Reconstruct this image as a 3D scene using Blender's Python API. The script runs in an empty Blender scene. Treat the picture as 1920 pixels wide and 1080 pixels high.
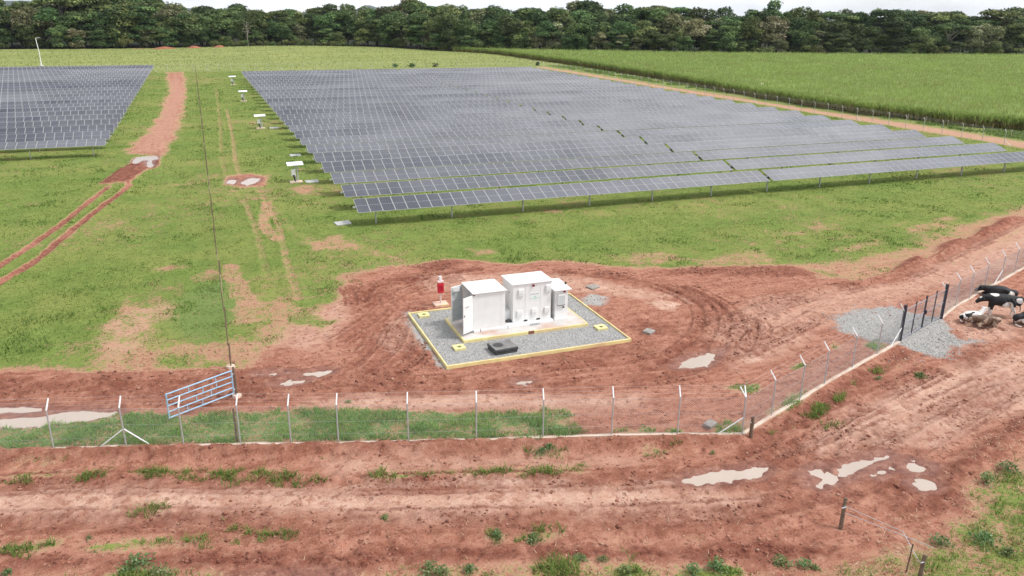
import bpy, bmesh, math, random
import numpy as np
from mathutils import Vector, Matrix
SC = bpy.context.scene
COL = SC.collection
rad = math.radians

# ------------------------------------------------------------------ camera, sky, sun, exposure
cam = bpy.data.objects.new('camera', bpy.data.cameras.new('camera'))
COL.objects.link(cam)
cam.data.sensor_width = 36.0
cam.data.lens = 1490.0 / 1920.0 * 36.0
cam.data.clip_start = 0.5
cam.data.clip_end = 30000.0
cam.matrix_world = Matrix(((0.93352309, 0.10950824, -0.34138335, 0.0),
                           (-0.35841195, 0.30813965, -0.88124391, 0.0),
                           (0.00869028, 0.94501741, 0.32690454, 16.5),
                           (0, 0, 0, 1)))
SC.camera = cam
SUN_DIR = Vector((0.62, -0.36, 1.0)).normalized()
SUN_EL = math.asin(SUN_DIR.z)
SUN_AZ = math.atan2(SUN_DIR.x, SUN_DIR.y)
world = bpy.data.worlds.new('World')
SC.world = world
world.use_nodes = True
wn, wl = world.node_tree.nodes, world.node_tree.links
wn.clear()
wo = wn.new('ShaderNodeOutputWorld'); wb = wn.new('ShaderNodeBackground')
sky = wn.new('ShaderNodeTexSky'); sky.sky_type = 'NISHITA'; sky.sun_disc = False
sky.sun_elevation = SUN_EL; sky.sun_rotation = SUN_AZ
wtc = wn.new('ShaderNodeTexCoord')
wmap = wn.new('ShaderNodeMapping'); wmap.inputs['Scale'].default_value = (1.0, 1.0, 2.6)
wmap.inputs['Location'].default_value = (-1.4, 2.2, 3.1)
wno = wn.new('ShaderNodeTexNoise'); wno.inputs['Scale'].default_value = 1.5; wno.inputs['Detail'].default_value = 5.0
wr = wn.new('ShaderNodeValToRGB')
wr.color_ramp.elements[0].position = 0.38; wr.color_ramp.elements[0].color = (0.06, 0.06, 0.06, 1)
wr.color_ramp.elements[1].position = 0.52; wr.color_ramp.elements[1].color = (1, 1, 1, 1)
wno2 = wn.new('ShaderNodeTexNoise'); wno2.inputs['Scale'].default_value = 2.2; wno2.inputs['Detail'].default_value = 6.0
wr2 = wn.new('ShaderNodeValToRGB')
wr2.color_ramp.elements[0].position = 0.32; wr2.color_ramp.elements[0].color = (4.6, 5.0, 5.7, 1)
wr2.color_ramp.elements[1].position = 0.62; wr2.color_ramp.elements[1].color = (13.5, 13.5, 13.6, 1)
wmx = wn.new('ShaderNodeMix'); wmx.data_type = 'RGBA'
wl.new(wtc.outputs['Generated'], wmap.inputs['Vector'])
wl.new(wmap.outputs[0], wno.inputs['Vector']); wl.new(wmap.outputs[0], wno2.inputs['Vector'])
wl.new(wno.outputs['Fac'], wr.inputs[0]); wl.new(wno2.outputs['Fac'], wr2.inputs[0])
wl.new(wr.outputs[0], wmx.inputs['Factor'])
wl.new(sky.outputs[0], wmx.inputs[6]); wl.new(wr2.outputs[0], wmx.inputs[7])
wsep = wn.new('ShaderNodeSeparateXYZ'); wl.new(wtc.outputs['Generated'], wsep.inputs[0])
wgr = wn.new('ShaderNodeMapRange'); wgr.inputs['From Min'].default_value = 0.0; wgr.inputs['From Max'].default_value = 0.95
wgr.inputs['To Min'].default_value = 1.36; wgr.inputs['To Max'].default_value = 0.86
wl.new(wsep.outputs[2], wgr.inputs['Value'])
wmul = wn.new('ShaderNodeVectorMath'); wmul.operation = 'SCALE'
wl.new(wmx.outputs[2], wmul.inputs[0]); wl.new(wgr.outputs[0], wmul.inputs['Scale'])
wdot = wn.new('ShaderNodeVectorMath'); wdot.operation = 'DOT_PRODUCT'; wdot.inputs[1].default_value = SUN_DIR
wl.new(wtc.outputs['Generated'], wdot.inputs[0])
wp = wn.new('ShaderNodeMath'); wp.operation = 'POWER'; wp.inputs[1].default_value = 5.0
wmx0 = wn.new('ShaderNodeMath'); wmx0.operation = 'MAXIMUM'; wmx0.inputs[1].default_value = 0.0
wl.new(wdot.outputs['Value'], wmx0.inputs[0]); wl.new(wmx0.outputs[0], wp.inputs[0])
wma = wn.new('ShaderNodeMath'); wma.operation = 'MULTIPLY_ADD'; wma.inputs[1].default_value = 1.6; wma.inputs[2].default_value = 0.80
wl.new(wp.outputs[0], wma.inputs[0])
wmul2 = wn.new('ShaderNodeVectorMath'); wmul2.operation = 'SCALE'
wl.new(wmul.outputs[0], wmul2.inputs[0]); wl.new(wma.outputs[0], wmul2.inputs['Scale'])
wl.new(wmul2.outputs[0], wb.inputs[0])
wb.inputs[1].default_value = 0.088
wl.new(wb.outputs[0], wo.inputs[0])
sun = bpy.data.objects.new('sun', bpy.data.lights.new('sun', 'SUN'))
COL.objects.link(sun)
sun.data.energy = 2.0; sun.data.angle = rad(10); sun.data.color = (1.0, 0.96, 0.90)
sun.rotation_euler = SUN_DIR.to_track_quat('Z', 'Y').to_euler()
SC.view_settings.view_transform = 'Standard'; SC.view_settings.look = 'None'
SC.view_settings.exposure = 0.32; SC.view_settings.gamma = 1.0
SC.view_settings.use_curve_mapping = False
SC.render.engine = 'CYCLES'
SC.cycles.max_bounces = 6; SC.cycles.diffuse_bounces = 3; SC.cycles.glossy_bounces = 3

HAZE = 5e-5
R = np.random.default_rng(7)
random.seed(7)

# ------------------------------------------------------------------ helpers
def tag(o, label=None, cat=None, group=None, kind=None):
    if label: o['label'] = label
    if cat: o['category'] = cat
    if group: o['group'] = group
    if kind: o['kind'] = kind
    return o

def link(name, me, parent=None, loc=None, rot=None):
    o = bpy.data.objects.new(name, me); COL.objects.link(o)
    if parent is not None: o.parent = parent
    if loc is not None: o.location = loc
    if rot is not None: o.rotation_euler = rot
    return o

def thing(name, label, cat, loc=(0, 0, 0), rz=0.0, group=None):
    o = link(name, None, None, loc, (0, 0, rz))
    return tag(o, label, cat, group)

class MB:
    def __init__(s): s.v = []; s.f = []; s.m = []; s.cm = 0
    def add(s, vs, fs):
        b = len(s.v); s.v += [tuple(v) for v in vs]
        for f in fs: s.f.append(tuple(i + b for i in f)); s.m.append(s.cm)
        return s
    def mat(s, i): s.cm = i; return s
    def box(s, x0, y0, z0, x1, y1, z1, M=None):
        vs = [Vector((x, y, z)) for z in (z0, z1) for y in (y0, y1) for x in (x0, x1)]
        if M is not None: vs = [M @ v for v in vs]
        return s.add(vs, [(0, 2, 3, 1), (4, 5, 7, 6), (0, 1, 5, 4), (2, 6, 7, 3), (0, 4, 6, 2), (1, 3, 7, 5)])
    def tube(s, a, b, r0, r1=None, n=6, caps=True):
        a = Vector(a); b = Vector(b); r1 = r0 if r1 is None else r1
        d = (b - a).normalized(); u = d.orthogonal().normalized(); w = d.cross(u)
        vs = []
        for p, r in ((a, r0), (b, r1)):
            for i in range(n):
                t = 2 * math.pi * i / n
                vs.append(p + u * (r * math.cos(t)) + w * (r * math.sin(t)))
        fs = [(i, (i + 1) % n, n + (i + 1) % n, n + i) for i in range(n)]
        if caps: fs += [tuple(reversed(range(n))), tuple(range(n, 2 * n))]
        return s.add(vs, fs)
    def bar(s, a, b, w, h):
        a = Vector(a); b = Vector(b); d = (b - a).normalized()
        up = Vector((0, 0, 1)) if abs(d.z) < .9 else Vector((0, 1, 0))
        u = d.cross(up).normalized(); w2 = u.cross(d)
        vs = []
        for p in (a, b):
            for sx, sz in ((-1, -1), (1, -1), (1, 1), (-1, 1)):
                vs.append(p + u * (sx * w / 2) + w2 * (sz * h / 2))
        return s.add(vs, [(0, 1, 5, 4), (1, 2, 6, 5), (2, 3, 7, 6), (3, 0, 4, 7), (3, 2, 1, 0), (4, 5, 6, 7)])
    def mesh(s, name, mats, smooth=False, bevel=0.0):
        me = bpy.data.meshes.new(name); me.from_pydata(s.v, [], s.f)
        mats = mats if isinstance(mats, (list, tuple)) else [mats]
        for m in mats: me.materials.append(m)
        if len(mats) > 1: me.polygons.foreach_set('material_index', s.m)
        if bevel > 0:
            bm = bmesh.new(); bm.from_mesh(me)
            bmesh.ops.bevel(bm, geom=bm.edges[:], offset=bevel, segments=1, affect='EDGES', clamp_overlap=True)
            bm.to_mesh(me); bm.free()
        if smooth: me.polygons.foreach_set('use_smooth', [True] * len(me.polygons))
        me.update()
        return me
    def obj(s, name, mats, parent=None, loc=None, rot=None, smooth=False, bevel=0.0):
        return link(name, s.mesh(name, mats, smooth, bevel), parent, loc, rot)

def np_mesh(name, verts, faces, mats, attrs=None, smooth=False):
    """verts (N,3), faces (M,k) arrays of one polygon size; attrs point floats"""
    me = bpy.data.meshes.new(name)
    verts = np.ascontiguousarray(verts, dtype=np.float32); faces = np.ascontiguousarray(faces, dtype=np.int32)
    n, (m, k) = len(verts), faces.shape
    me.vertices.add(n); me.vertices.foreach_set('co', verts.ravel())
    me.loops.add(m * k); me.loops.foreach_set('vertex_index', faces.ravel())
    me.polygons.add(m)
    me.polygons.foreach_set('loop_start', np.arange(0, m * k, k, dtype=np.int32))
    me.polygons.foreach_set('loop_total', np.full(m, k, dtype=np.int32))
    if smooth: me.polygons.foreach_set('use_smooth', np.ones(m, dtype=bool))
    for mm in (mats if isinstance(mats, (list, tuple)) else [mats]): me.materials.append(mm)
    for an, av in (attrs or {}).items():
        a = me.attributes.new(an, 'FLOAT', 'POINT'); a.data.foreach_set('value', np.ascontiguousarray(av, dtype=np.float32))
    me.update(calc_edges=True)
    return me

# ------------------------------------------------------------------ noise
def hash2(ix, iy, seed):
    h = (ix.astype(np.int64) * 374761393 + iy.astype(np.int64) * 668265263 + seed * 974634777) & 0xffffffff
    h = ((h ^ (h >> 13)) * 1274126177) & 0xffffffff
    return ((h ^ (h >> 16)) & 0xffff) / 65535.0

def vnoise(x, y, seed=0):
    ix = np.floor(x); iy = np.floor(y); fx = x - ix; fy = y - iy
    fx = fx * fx * (3 - 2 * fx); fy = fy * fy * (3 - 2 * fy)
    a = hash2(ix, iy, seed); b = hash2(ix + 1, iy, seed); c = hash2(ix, iy + 1, seed); d = hash2(ix + 1, iy + 1, seed)
    return (a * (1 - fx) + b * fx) * (1 - fy) + (c * (1 - fx) + d * fx) * fy

def fbm(x, y, oct=4, seed=0):
    t = 0; a = .5; n = 0
    for i in range(oct):
        t = t + a * vnoise(x, y, seed + i * 17); n += a; a *= .5; x = x * 2.03 + 11.3; y = y * 2.03 + 5.7
    return t / n

def sstep(e0, e1, x):
    t = np.clip((x - e0) / (e1 - e0), 0, 1); return t * t * (3 - 2 * t)

def seg_dist(px, py, pts, closed):
    d = np.full(px.shape, 1e9); n = len(pts)
    for i in range(n if closed else n - 1):
        ax, ay = pts[i]; bx, by = pts[(i + 1) % n]
        vx, vy = bx - ax, by - ay; L = vx * vx + vy * vy + 1e-9
        t = np.clip(((px - ax) * vx + (py - ay) * vy) / L, 0, 1)
        d = np.minimum(d, np.hypot(px - ax - t * vx, py - ay - t * vy))
    return d

def poly_sd(px, py, pts):
    """signed distance, positive inside"""
    d = seg_dist(px, py, pts, True)
    ins = np.zeros(px.shape, bool); n = len(pts)
    for i in range(n):
        ax, ay = pts[i]; bx, by = pts[(i + 1) % n]
        if ay == by: continue
        c = ((ay > py) != (by > py)) & (px < (bx - ax) * (py - ay) / (by - ay) + ax)
        ins ^= c
    return np.where(ins, d, -d)

def smooth_line(pts, k=6):
    """Catmull-Rom resampling"""
    P = [pts[0]] + list(pts) + [pts[-1]]; out = []
    for i in range(1, len(P) - 2):
        p0, p1, p2, p3 = (np.array(P[j]) for j in (i - 1, i, i + 1, i + 2))
        for t in np.linspace(0, 1, k, endpoint=False):
            out.append(tuple(.5 * ((2 * p1) + (-p0 + p2) * t + (2 * p0 - 5 * p1 + 4 * p2 - p3) * t * t + (-p0 + 3 * p1 - 3 * p2 + p3) * t ** 3)))
    out.append(tuple(pts[-1])); return out

# ------------------------------------------------------------------ materials
def newmat(name):
    m = bpy.data.materials.new(name); m.use_nodes = True
    return m, m.node_tree.nodes, m.node_tree.links, m.node_tree.nodes['Principled BSDF']

def simple(name, col, rough=.6, metal=0.0, var=.12, scale=6.0, bump=0.0, spec=.5, dirt=None, dirt_amt=.0):
    m, n, l, b = newmat(name)
    tc = n.new('ShaderNodeTexCoord'); no = n.new('ShaderNodeTexNoise')
    no.inputs['Scale'].default_value = scale; no.inputs['Detail'].default_value = 5
    l.new(tc.outputs['Object'], no.inputs['Vector'])
    hsv = n.new('ShaderNodeHueSaturation'); hsv.inputs['Color'].default_value = (*col, 1)
    mr = n.new('ShaderNodeMapRange'); mr.inputs['To Min'].default_value = 1 - var; mr.inputs['To Max'].default_value = 1 + var
    mr.inputs['From Min'].default_value = .3; mr.inputs['From Max'].default_value = .7
    l.new(no.outputs['Fac'], mr.inputs['Value']); l.new(mr.outputs[0], hsv.inputs['Value'])
    out = hsv.outputs[0]
    if dirt:
        n2 = n.new('ShaderNodeTexNoise'); n2.inputs['Scale'].default_value = scale * .35; n2.inputs['Detail'].default_value = 6
        l.new(tc.outputs['Object'], n2.inputs['Vector'])
        mr2 = n.new('ShaderNodeMapRange'); mr2.inputs['From Min'].default_value = .5; mr2.inputs['From Max'].default_value = .72
        mr2.inputs['To Max'].default_value = dirt_amt
        l.new(n2.outputs['Fac'], mr2.inputs['Value'])
        mx = n.new('ShaderNodeMix'); mx.data_type = 'RGBA'; mx.inputs[7].default_value = (*dirt, 1)
        l.new(mr2.outputs[0], mx.inputs['Factor']); l.new(out, mx.inputs[6]); out = mx.outputs[2]
    l.new(out, b.inputs['Base Color'])
    b.inputs['Roughness'].default_value = rough; b.inputs['Metallic'].default_value = metal
    b.inputs['Specular IOR Level'].default_value = spec
    if bump:
        bp = n.new('ShaderNodeBump'); bp.inputs['Strength'].default_value = bump; bp.inputs['Distance'].default_value = .02
        l.new(no.outputs['Fac'], bp.inputs['Height']); l.new(bp.outputs[0], b.inputs['Normal'])
    return m

DIRT = (.34, .14, .09)
M = {}
M['white_metal'] = simple('white_painted_metal', (.80, .80, .79), .45, var=.03, dirt=(.45, .25, .18), dirt_amt=.12, scale=2.5)
M['white_roof'] = simple('white_roof_metal', (.82, .81, .79), .5, var=.03, dirt=(.50, .27, .19), dirt_amt=.22, scale=2.0)
M['door_inner'] = simple('grey_door_inner', (.55, .58, .58), .5, var=.05)
M['dark_gap'] = simple('dark_interior', (.06, .065, .07), .6, var=.2)
M['rubber'] = simple('black_rubber', (.025, .025, .025), .7)
M['galv'] = simple('galvanised_steel', (.50, .51, .52), .45, metal=.35, var=.12, scale=9)
M['white_arm'] = simple('white_painted_arm', (.82, .82, .82), .5, var=.04)
M['alu'] = simple('aluminium_frame', (.47, .48, .49), .45, metal=.2, var=.06)
M['concrete'] = simple('concrete', (.52, .46, .41), .85, var=.15, scale=4, bump=.2, dirt=DIRT, dirt_amt=.5)
M['kerb'] = simple('pale_concrete_kerb', (.66, .53, .43), .85, var=.14, scale=2.5, bump=.2, dirt=(.40, .2, .13), dirt_amt=.5)
M['yellow'] = simple('yellow_painted_kerb', (.76, .64, .30), .6, var=.12, scale=1.6, dirt=(.60, .40, .22), dirt_amt=.8)
M['yellow_lid'] = simple('pale_yellow_paint', (.76, .68, .32), .65, var=.12, scale=6, dirt=(.5, .34, .2), dirt_amt=.3)
M['slab'] = simple('stained_concrete_slab', (.56, .53, .50), .8, var=.08, scale=1.6, dirt=(.46, .22, .13), dirt_amt=.9)
M['red'] = simple('red_paint', (.60, .02, .035), .45, var=.06)
M['lamp_red'] = simple('dark_red_knob', (.35, .01, .03), .4)
M['wood'] = simple('weathered_wood', (.17, .115, .08), .9, var=.35, scale=14, bump=.3)
M['wood_pale'] = simple('pale_weathered_wood', (.42, .33, .22), .9, var=.3, scale=14, bump=.3)
M['blue'] = simple('faded_blue_paint', (.30, .50, .68), .5, var=.15, scale=8, dirt=(.5, .55, .6), dirt_amt=.5)
M['navy'] = simple('dark_navy_paint', (.022, .028, .045), .5, var=.2)
M['rail_grey'] = simple('grey_gate_rail', (.30, .32, .36), .5, var=.1, metal=.3)
M['grey_lid'] = simple('grey_concrete_lid', (.46, .46, .45), .85, var=.12, scale=5, bump=.15)
M['black_lid'] = simple('black_plastic_chamber', (.05, .05, .052), .6, var=.25, scale=5)
M['black_lid_top'] = simple('dusty_dark_lid', (.20, .195, .185), .8, var=.25, scale=3)
M['stone'] = simple('grey_rubble_stone', (.30, .27, .245), .9, var=.25, scale=5, bump=.4)
M['bark'] = simple('bark', (.10, .08, .06), .9, var=.3, scale=.8)
M['bark_pale'] = simple('pale_bark', (.34, .30, .25), .9, var=.2, scale=.8)
M['green_mark'] = simple('pale_green_print', (.42, .66, .58), .6, var=.05)
M['grey_mark'] = simple('grey_print', (.42, .44, .46), .6, var=.05)

def foliage(name, a, b_, c, rough=.75, sub=.0, attr='tone', objvar=.25):
    m, n, l, b = newmat(name)
    at = n.new('ShaderNodeAttribute'); at.attribute_name = attr
    cr = n.new('ShaderNodeValToRGB'); e = cr.color_ramp.elements
    e[0].color = (*a, 1); e[1].color = (*c, 1); e[0].position = 0; e[1].position = 1
    x = e.new(.5); x.color = (*b_, 1)
    l.new(at.outputs['Fac'], cr.inputs[0])
    oi = n.new('ShaderNodeObjectInfo')
    hsv = n.new('ShaderNodeHueSaturation')
    mr = n.new('ShaderNodeMapRange'); mr.inputs['To Min'].default_value = 1 - objvar; mr.inputs['To Max'].default_value = 1 + objvar
    l.new(oi.outputs['Random'], mr.inputs['Value']); l.new(mr.outputs[0], hsv.inputs['Value'])
    mr2 = n.new('ShaderNodeMath'); mr2.operation = 'MULTIPLY'; mr2.inputs[1].default_value = 7.31
    fr = n.new('ShaderNodeMath'); fr.operation = 'FRACT'
    l.new(oi.outputs['Random'], mr2.inputs[0]); l.new(mr2.outputs[0], fr.inputs[0])
    mr3 = n.new('ShaderNodeMapRange'); mr3.inputs['To Min'].default_value = .5 - .045 * (objvar > 0); mr3.inputs['To Max'].default_value = .5 + .025 * (objvar > 0)
    l.new(fr.outputs[0], mr3.inputs['Value']); l.new(mr3.outputs[0], hsv.inputs['Hue'])
    l.new(cr.outputs[0], hsv.inputs['Color'])
    l.new(hsv.outputs[0], b.inputs['Base Color'])
    b.inputs['Roughness'].default_value = rough
    b.inputs['Specular IOR Level'].default_value = .2
    if sub > 0:
        tr = n.new('ShaderNodeBsdfTranslucent'); l.new(hsv.outputs[0], tr.inputs['Color'])
        ms = n.new('ShaderNodeMixShader'); ms.inputs[0].default_value = sub
        l.new(b.outputs[0], ms.inputs[1]); l.new(tr.outputs[0], ms.inputs[2])
        l.new(ms.outputs[0], n['Material Output'].inputs['Surface'])
    return m

M['leaf'] = foliage('forest_leaves', (.034, .060, .022), (.092, .150, .047), (.235, .300, .104), sub=.14, objvar=.45)
M['leaf_pale'] = foliage('pale_forest_leaves', (.07, .09, .036), (.21, .235, .10), (.52, .50, .33), sub=.12)
M['leaf_bush'] = foliage('bush_leaves', (.07, .10, .034), (.14, .185, .06), (.25, .29, .11), sub=.3)
M['cane'] = foliage('cane_leaves', (.36, .24, .15), (.27, .375, .095), (.48, .585, .20), objvar=0, sub=.45)
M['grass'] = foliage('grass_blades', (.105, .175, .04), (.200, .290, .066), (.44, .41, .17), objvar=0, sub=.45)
M['meadow'] = foliage('meadow_grass_blades', (.22, .275, .09), (.31, .355, .13), (.43, .43, .20), objvar=0, sub=.3)
M['lush'] = foliage('lush_grass_blades', (.135, .27, .060), (.245, .41, .10), (.44, .52, .19), objvar=0, sub=.5)
M['weed'] = foliage('broadleaf_weed_leaves', (.075, .14, .045), (.15, .24, .085), (.28, .36, .20), objvar=.15, sub=.3)
M['straw'] = foliage('dry_straw', (.42, .25, .15), (.55, .39, .25), (.66, .52, .37), objvar=0)
M['clod'] = foliage('soil_clods', (.17, .062, .042), (.32, .14, .095), (.48, .30, .22), objvar=0)
M['gravel'] = foliage('grey_gravel_stones', (.22, .215, .21), (.36, .355, .345), (.52, .51, .50), objvar=0)

def ground_material():
    m, n, l, b = newmat('ground_soil_and_grass')
    tc = n.new('ShaderNodeTexCoord')
    def A(nm):
        a = n.new('ShaderNodeAttribute'); a.attribute_name = nm; return a.outputs['Fac']
    def N(sc, det=5, rough=.6, dist=0.0, stretch=None):
        x = n.new('ShaderNodeTexNoise'); x.inputs['Scale'].default_value = sc; x.inputs['Detail'].default_value = det
        x.inputs['Roughness'].default_value = rough; x.inputs['Distortion'].default_value = dist
        if stretch:
            mp = n.new('ShaderNodeMapping'); mp.inputs['Scale'].default_value = stretch
            l.new(tc.outputs['Object'], mp.inputs['Vector']); l.new(mp.outputs[0], x.inputs['Vector'])
        else: l.new(tc.outputs['Object'], x.inputs['Vector'])
        return x.outputs['Fac']
    def MR(v, a, b2, c=0.0, d=1.0):
        x = n.new('ShaderNodeMapRange'); x.inputs['From Min'].default_value = a; x.inputs['From Max'].default_value = b2
        x.inputs['To Min'].default_value = c; x.inputs['To Max'].default_value = d
        l.new(v, x.inputs['Value']); return x.outputs[0]
    def MA(op, a, b2):
        x = n.new('ShaderNodeMath'); x.operation = op
        for i, v in enumerate((a, b2)):
            if isinstance(v, (int, float)): x.inputs[i].default_value = v
            else: l.new(v, x.inputs[i])
        return x.outputs[0]
    def MIX(f, a, b2):
        x = n.new('ShaderNodeMix'); x.data_type = 'RGBA'
        if isinstance(f, (int, float)): x.inputs[0].default_value = f
        else: l.new(f, x.inputs[0])
        for i, v in ((6, a), (7, b2)):
            if isinstance(v, tuple): x.inputs[i].default_value = (*v, 1)
            else: l.new(v, x.inputs[i])
        return x.outputs[2]
    nbig, nmid, nfine = N(.16, 4), N(.9, 5, .65), N(5.5, 5, .7)
    nvf = N(19., 4, .7)
    # soil
    nmot, nstk = N(2.3, 6, .68, .3), N(1.0, 5, .65, .4, (.32, 2.4, 1))
    def V(sc, rnd=1.0):
        x = n.new('ShaderNodeTexVoronoi'); x.inputs['Scale'].default_value = sc; x.inputs['Randomness'].default_value = rnd
        wv = n.new('ShaderNodeVectorMath'); wv.operation = 'ADD'
        nz = n.new('ShaderNodeTexNoise'); nz.inputs['Scale'].default_value = 5; l.new(tc.outputs['Object'], nz.inputs['Vector'])
        sc2 = n.new('ShaderNodeVectorMath'); sc2.operation = 'SCALE'; sc2.inputs['Scale'].default_value = .22
        l.new(nz.outputs['Color'], sc2.inputs[0]); l.new(tc.outputs['Object'], wv.inputs[0]); l.new(sc2.outputs[0], wv.inputs[1])
        l.new(wv.outputs[0], x.inputs['Vector']); return x
    v1, v2 = V(2.6), V(7.5)
    soil = MIX(MR(nmid, .36, .64), (.318, .128, .081), (.448, .208, .144))
    soil = MIX(MR(nbig, .36, .64, 0, .6), soil, (.395, .178, .121))
    soil = MIX(MR(nstk, .50, .62, 0, .60), soil, (.48, .250, .172))
    soil = MIX(MR(nstk, .47, .36, 0, .65), soil, (.225, .083, .054))
    soil = MIX(MR(nmot, .53, .62, 0, .75), soil, (.215, .079, .052))
    soil = MIX(MR(nmot, .45, .35, 0, .55), soil, (.50, .265, .185))
    soil = MIX(MR(nvf, .52, .64, 0, .55), soil, (.53, .295, .208))
    soil = MIX(MR(nfine, .55, .64, 0, .65), soil, (.170, .060, .038))
    hoofm = MA('MULTIPLY', MR(v1.outputs['Distance'], .26, .16), MR(nmid, .44, .54))
    soil = MIX(MA('MULTIPLY', hoofm, .55), soil, (.135, .046, .031))
    soil = MIX(MA('MULTIPLY', MR(v2.outputs['Distance'], .24, .15), MR(nmot, .50, .42, 0, .8)), soil, (.60, .37, .275))
    pale = MIX(MR(nfine, .36, .62), (.52, .305, .226), (.67, .460, .355))
    pale = MIX(MR(nmot, .54, .62, 0, .8), pale, (.37, .180, .122))
    pale = MIX(MA('MULTIPLY', hoofm, .6), pale, (.28, .125, .085))
    soil = MIX(MA('MULTIPLY', A('pale'), MR(nmid, .28, .58, .40, 1)), soil, pale)
    dark = MIX(MR(nfine, .38, .60), (.120, .039, .027), (.250, .093, .061))
    soil = MIX(MA('MULTIPLY', A('dark'), MR(nmot, .36, .55, .40, 1)), soil, dark)
    # grass underlay: green, yellower and straw flecks
    g1 = MIX(MR(nmid, .32, .66), (.118, .180, .038), (.195, .265, .062))
    g1 = MIX(MR(nbig, .42, .64, 0, .55), g1, (.285, .290, .085))
    g1 = MIX(MR(nmot, .50, .68, 0, .6), g1, (.088, .140, .032))
    g1 = MIX(MR(nvf, .52, .72, 0, .5), g1, (.40, .37, .16))
    g1 = MIX(MR(nfine, .56, .74, 0, .5), g1, (.095, .125, .032))
    g1 = MIX(A('lush'), g1, MIX(MR(nfine, .35, .65), (.10, .17, .06), (.20, .29, .095)))
    straw = MIX(MR(nfine, .35, .65), (.42, .235, .15), (.55, .38, .235))
    G = A('grass')
    edge = MA('ADD', G, MA('ADD', MA('MULTIPLY', MA('SUBTRACT', nmid, .5), .90), MA('ADD', MA('MULTIPLY', MA('SUBTRACT', nfine, .5), 1.15), MA('MULTIPLY', MA('SUBTRACT', nvf, .5), .6))))
    mask = MR(edge, .42, .58)
    smask = MA('MULTIPLY', MR(edge, .10, .42), MR(G, .06, .3))
    c = MIX(MA('MULTIPLY', smask, .75), soil, straw)
    c = MIX(mask, c, g1)
    # far meadow (paler taller grass)
    mead = MIX(MR(N(.05, 5, .6, 0, (.5, 2.0, 1)), .35, .65), (.215, .255, .080), (.300, .320, .115))
    mead = MIX(MR(N(.6, 5), .55, .75, 0, .6), mead, (.19, .215, .07))
    c = MIX(A('meadow'), c, mead)
    # forest floor
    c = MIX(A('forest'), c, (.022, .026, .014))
    # gravel
    vor = n.new('ShaderNodeTexVoronoi'); vor.inputs['Scale'].default_value = 16
    l.new(tc.outputs['Object'], vor.inputs['Vector'])
    grv = MIX(vor.outputs['Color'], (.29, .28, .265), (.50, .485, .46))
    grv = MIX(MR(nfine, .5, .8, 0, .4), grv, (.45, .36, .31))
    gm = MR(MA('ADD', A('gravel'), MA('ADD', MA('MULTIPLY', MA('SUBTRACT', nmot, .5), .8), MA('MULTIPLY', MA('SUBTRACT', nfine, .5), .6))), .36, .64)
    c = MIX(gm, c, grv)
    l.new(c, b.inputs['Base Color'])
    wet = A('wet')
    l.new(MR(wet, 0, 1, .92, .28), b.inputs['Roughness'])
    l.new(MR(wet, 0, 1, .06, .5), b.inputs['Specular IOR Level'])
    h = MA('ADD', MA('ADD', MA('MULTIPLY', nfine, .6), MA('MULTIPLY', nvf, .4)), MA('MULTIPLY', hoofm, -.35))
    bp = n.new('ShaderNodeBump'); bp.inputs['Strength'].default_value = .9; bp.inputs['Distance'].default_value = .14
    l.new(h, bp.inputs['Height']); l.new(bp.outputs[0], b.inputs['Normal'])
    return m
M['ground'] = ground_material()

def water_material():
    m, n, l, b = newmat('muddy_water')
    tc = n.new('ShaderNodeTexCoord'); no = n.new('ShaderNodeTexNoise'); no.inputs['Scale'].default_value = .7; no.inputs['Detail'].default_value = 3
    l.new(tc.outputs['Object'], no.inputs['Vector'])
    mx = n.new('ShaderNodeMix'); mx.data_type = 'RGBA'; mx.inputs[6].default_value = (.42, .335, .275, 1); mx.inputs[7].default_value = (.50, .415, .35, 1)
    l.new(no.outputs['Fac'], mx.inputs[0]); l.new(mx.outputs[2], b.inputs['Base Color'])
    b.inputs['Roughness'].default_value = .06; b.inputs['IOR'].default_value = 1.33
    b.inputs['Specular IOR Level'].default_value = 1.0
    return m
M['water'] = water_material()

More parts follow.
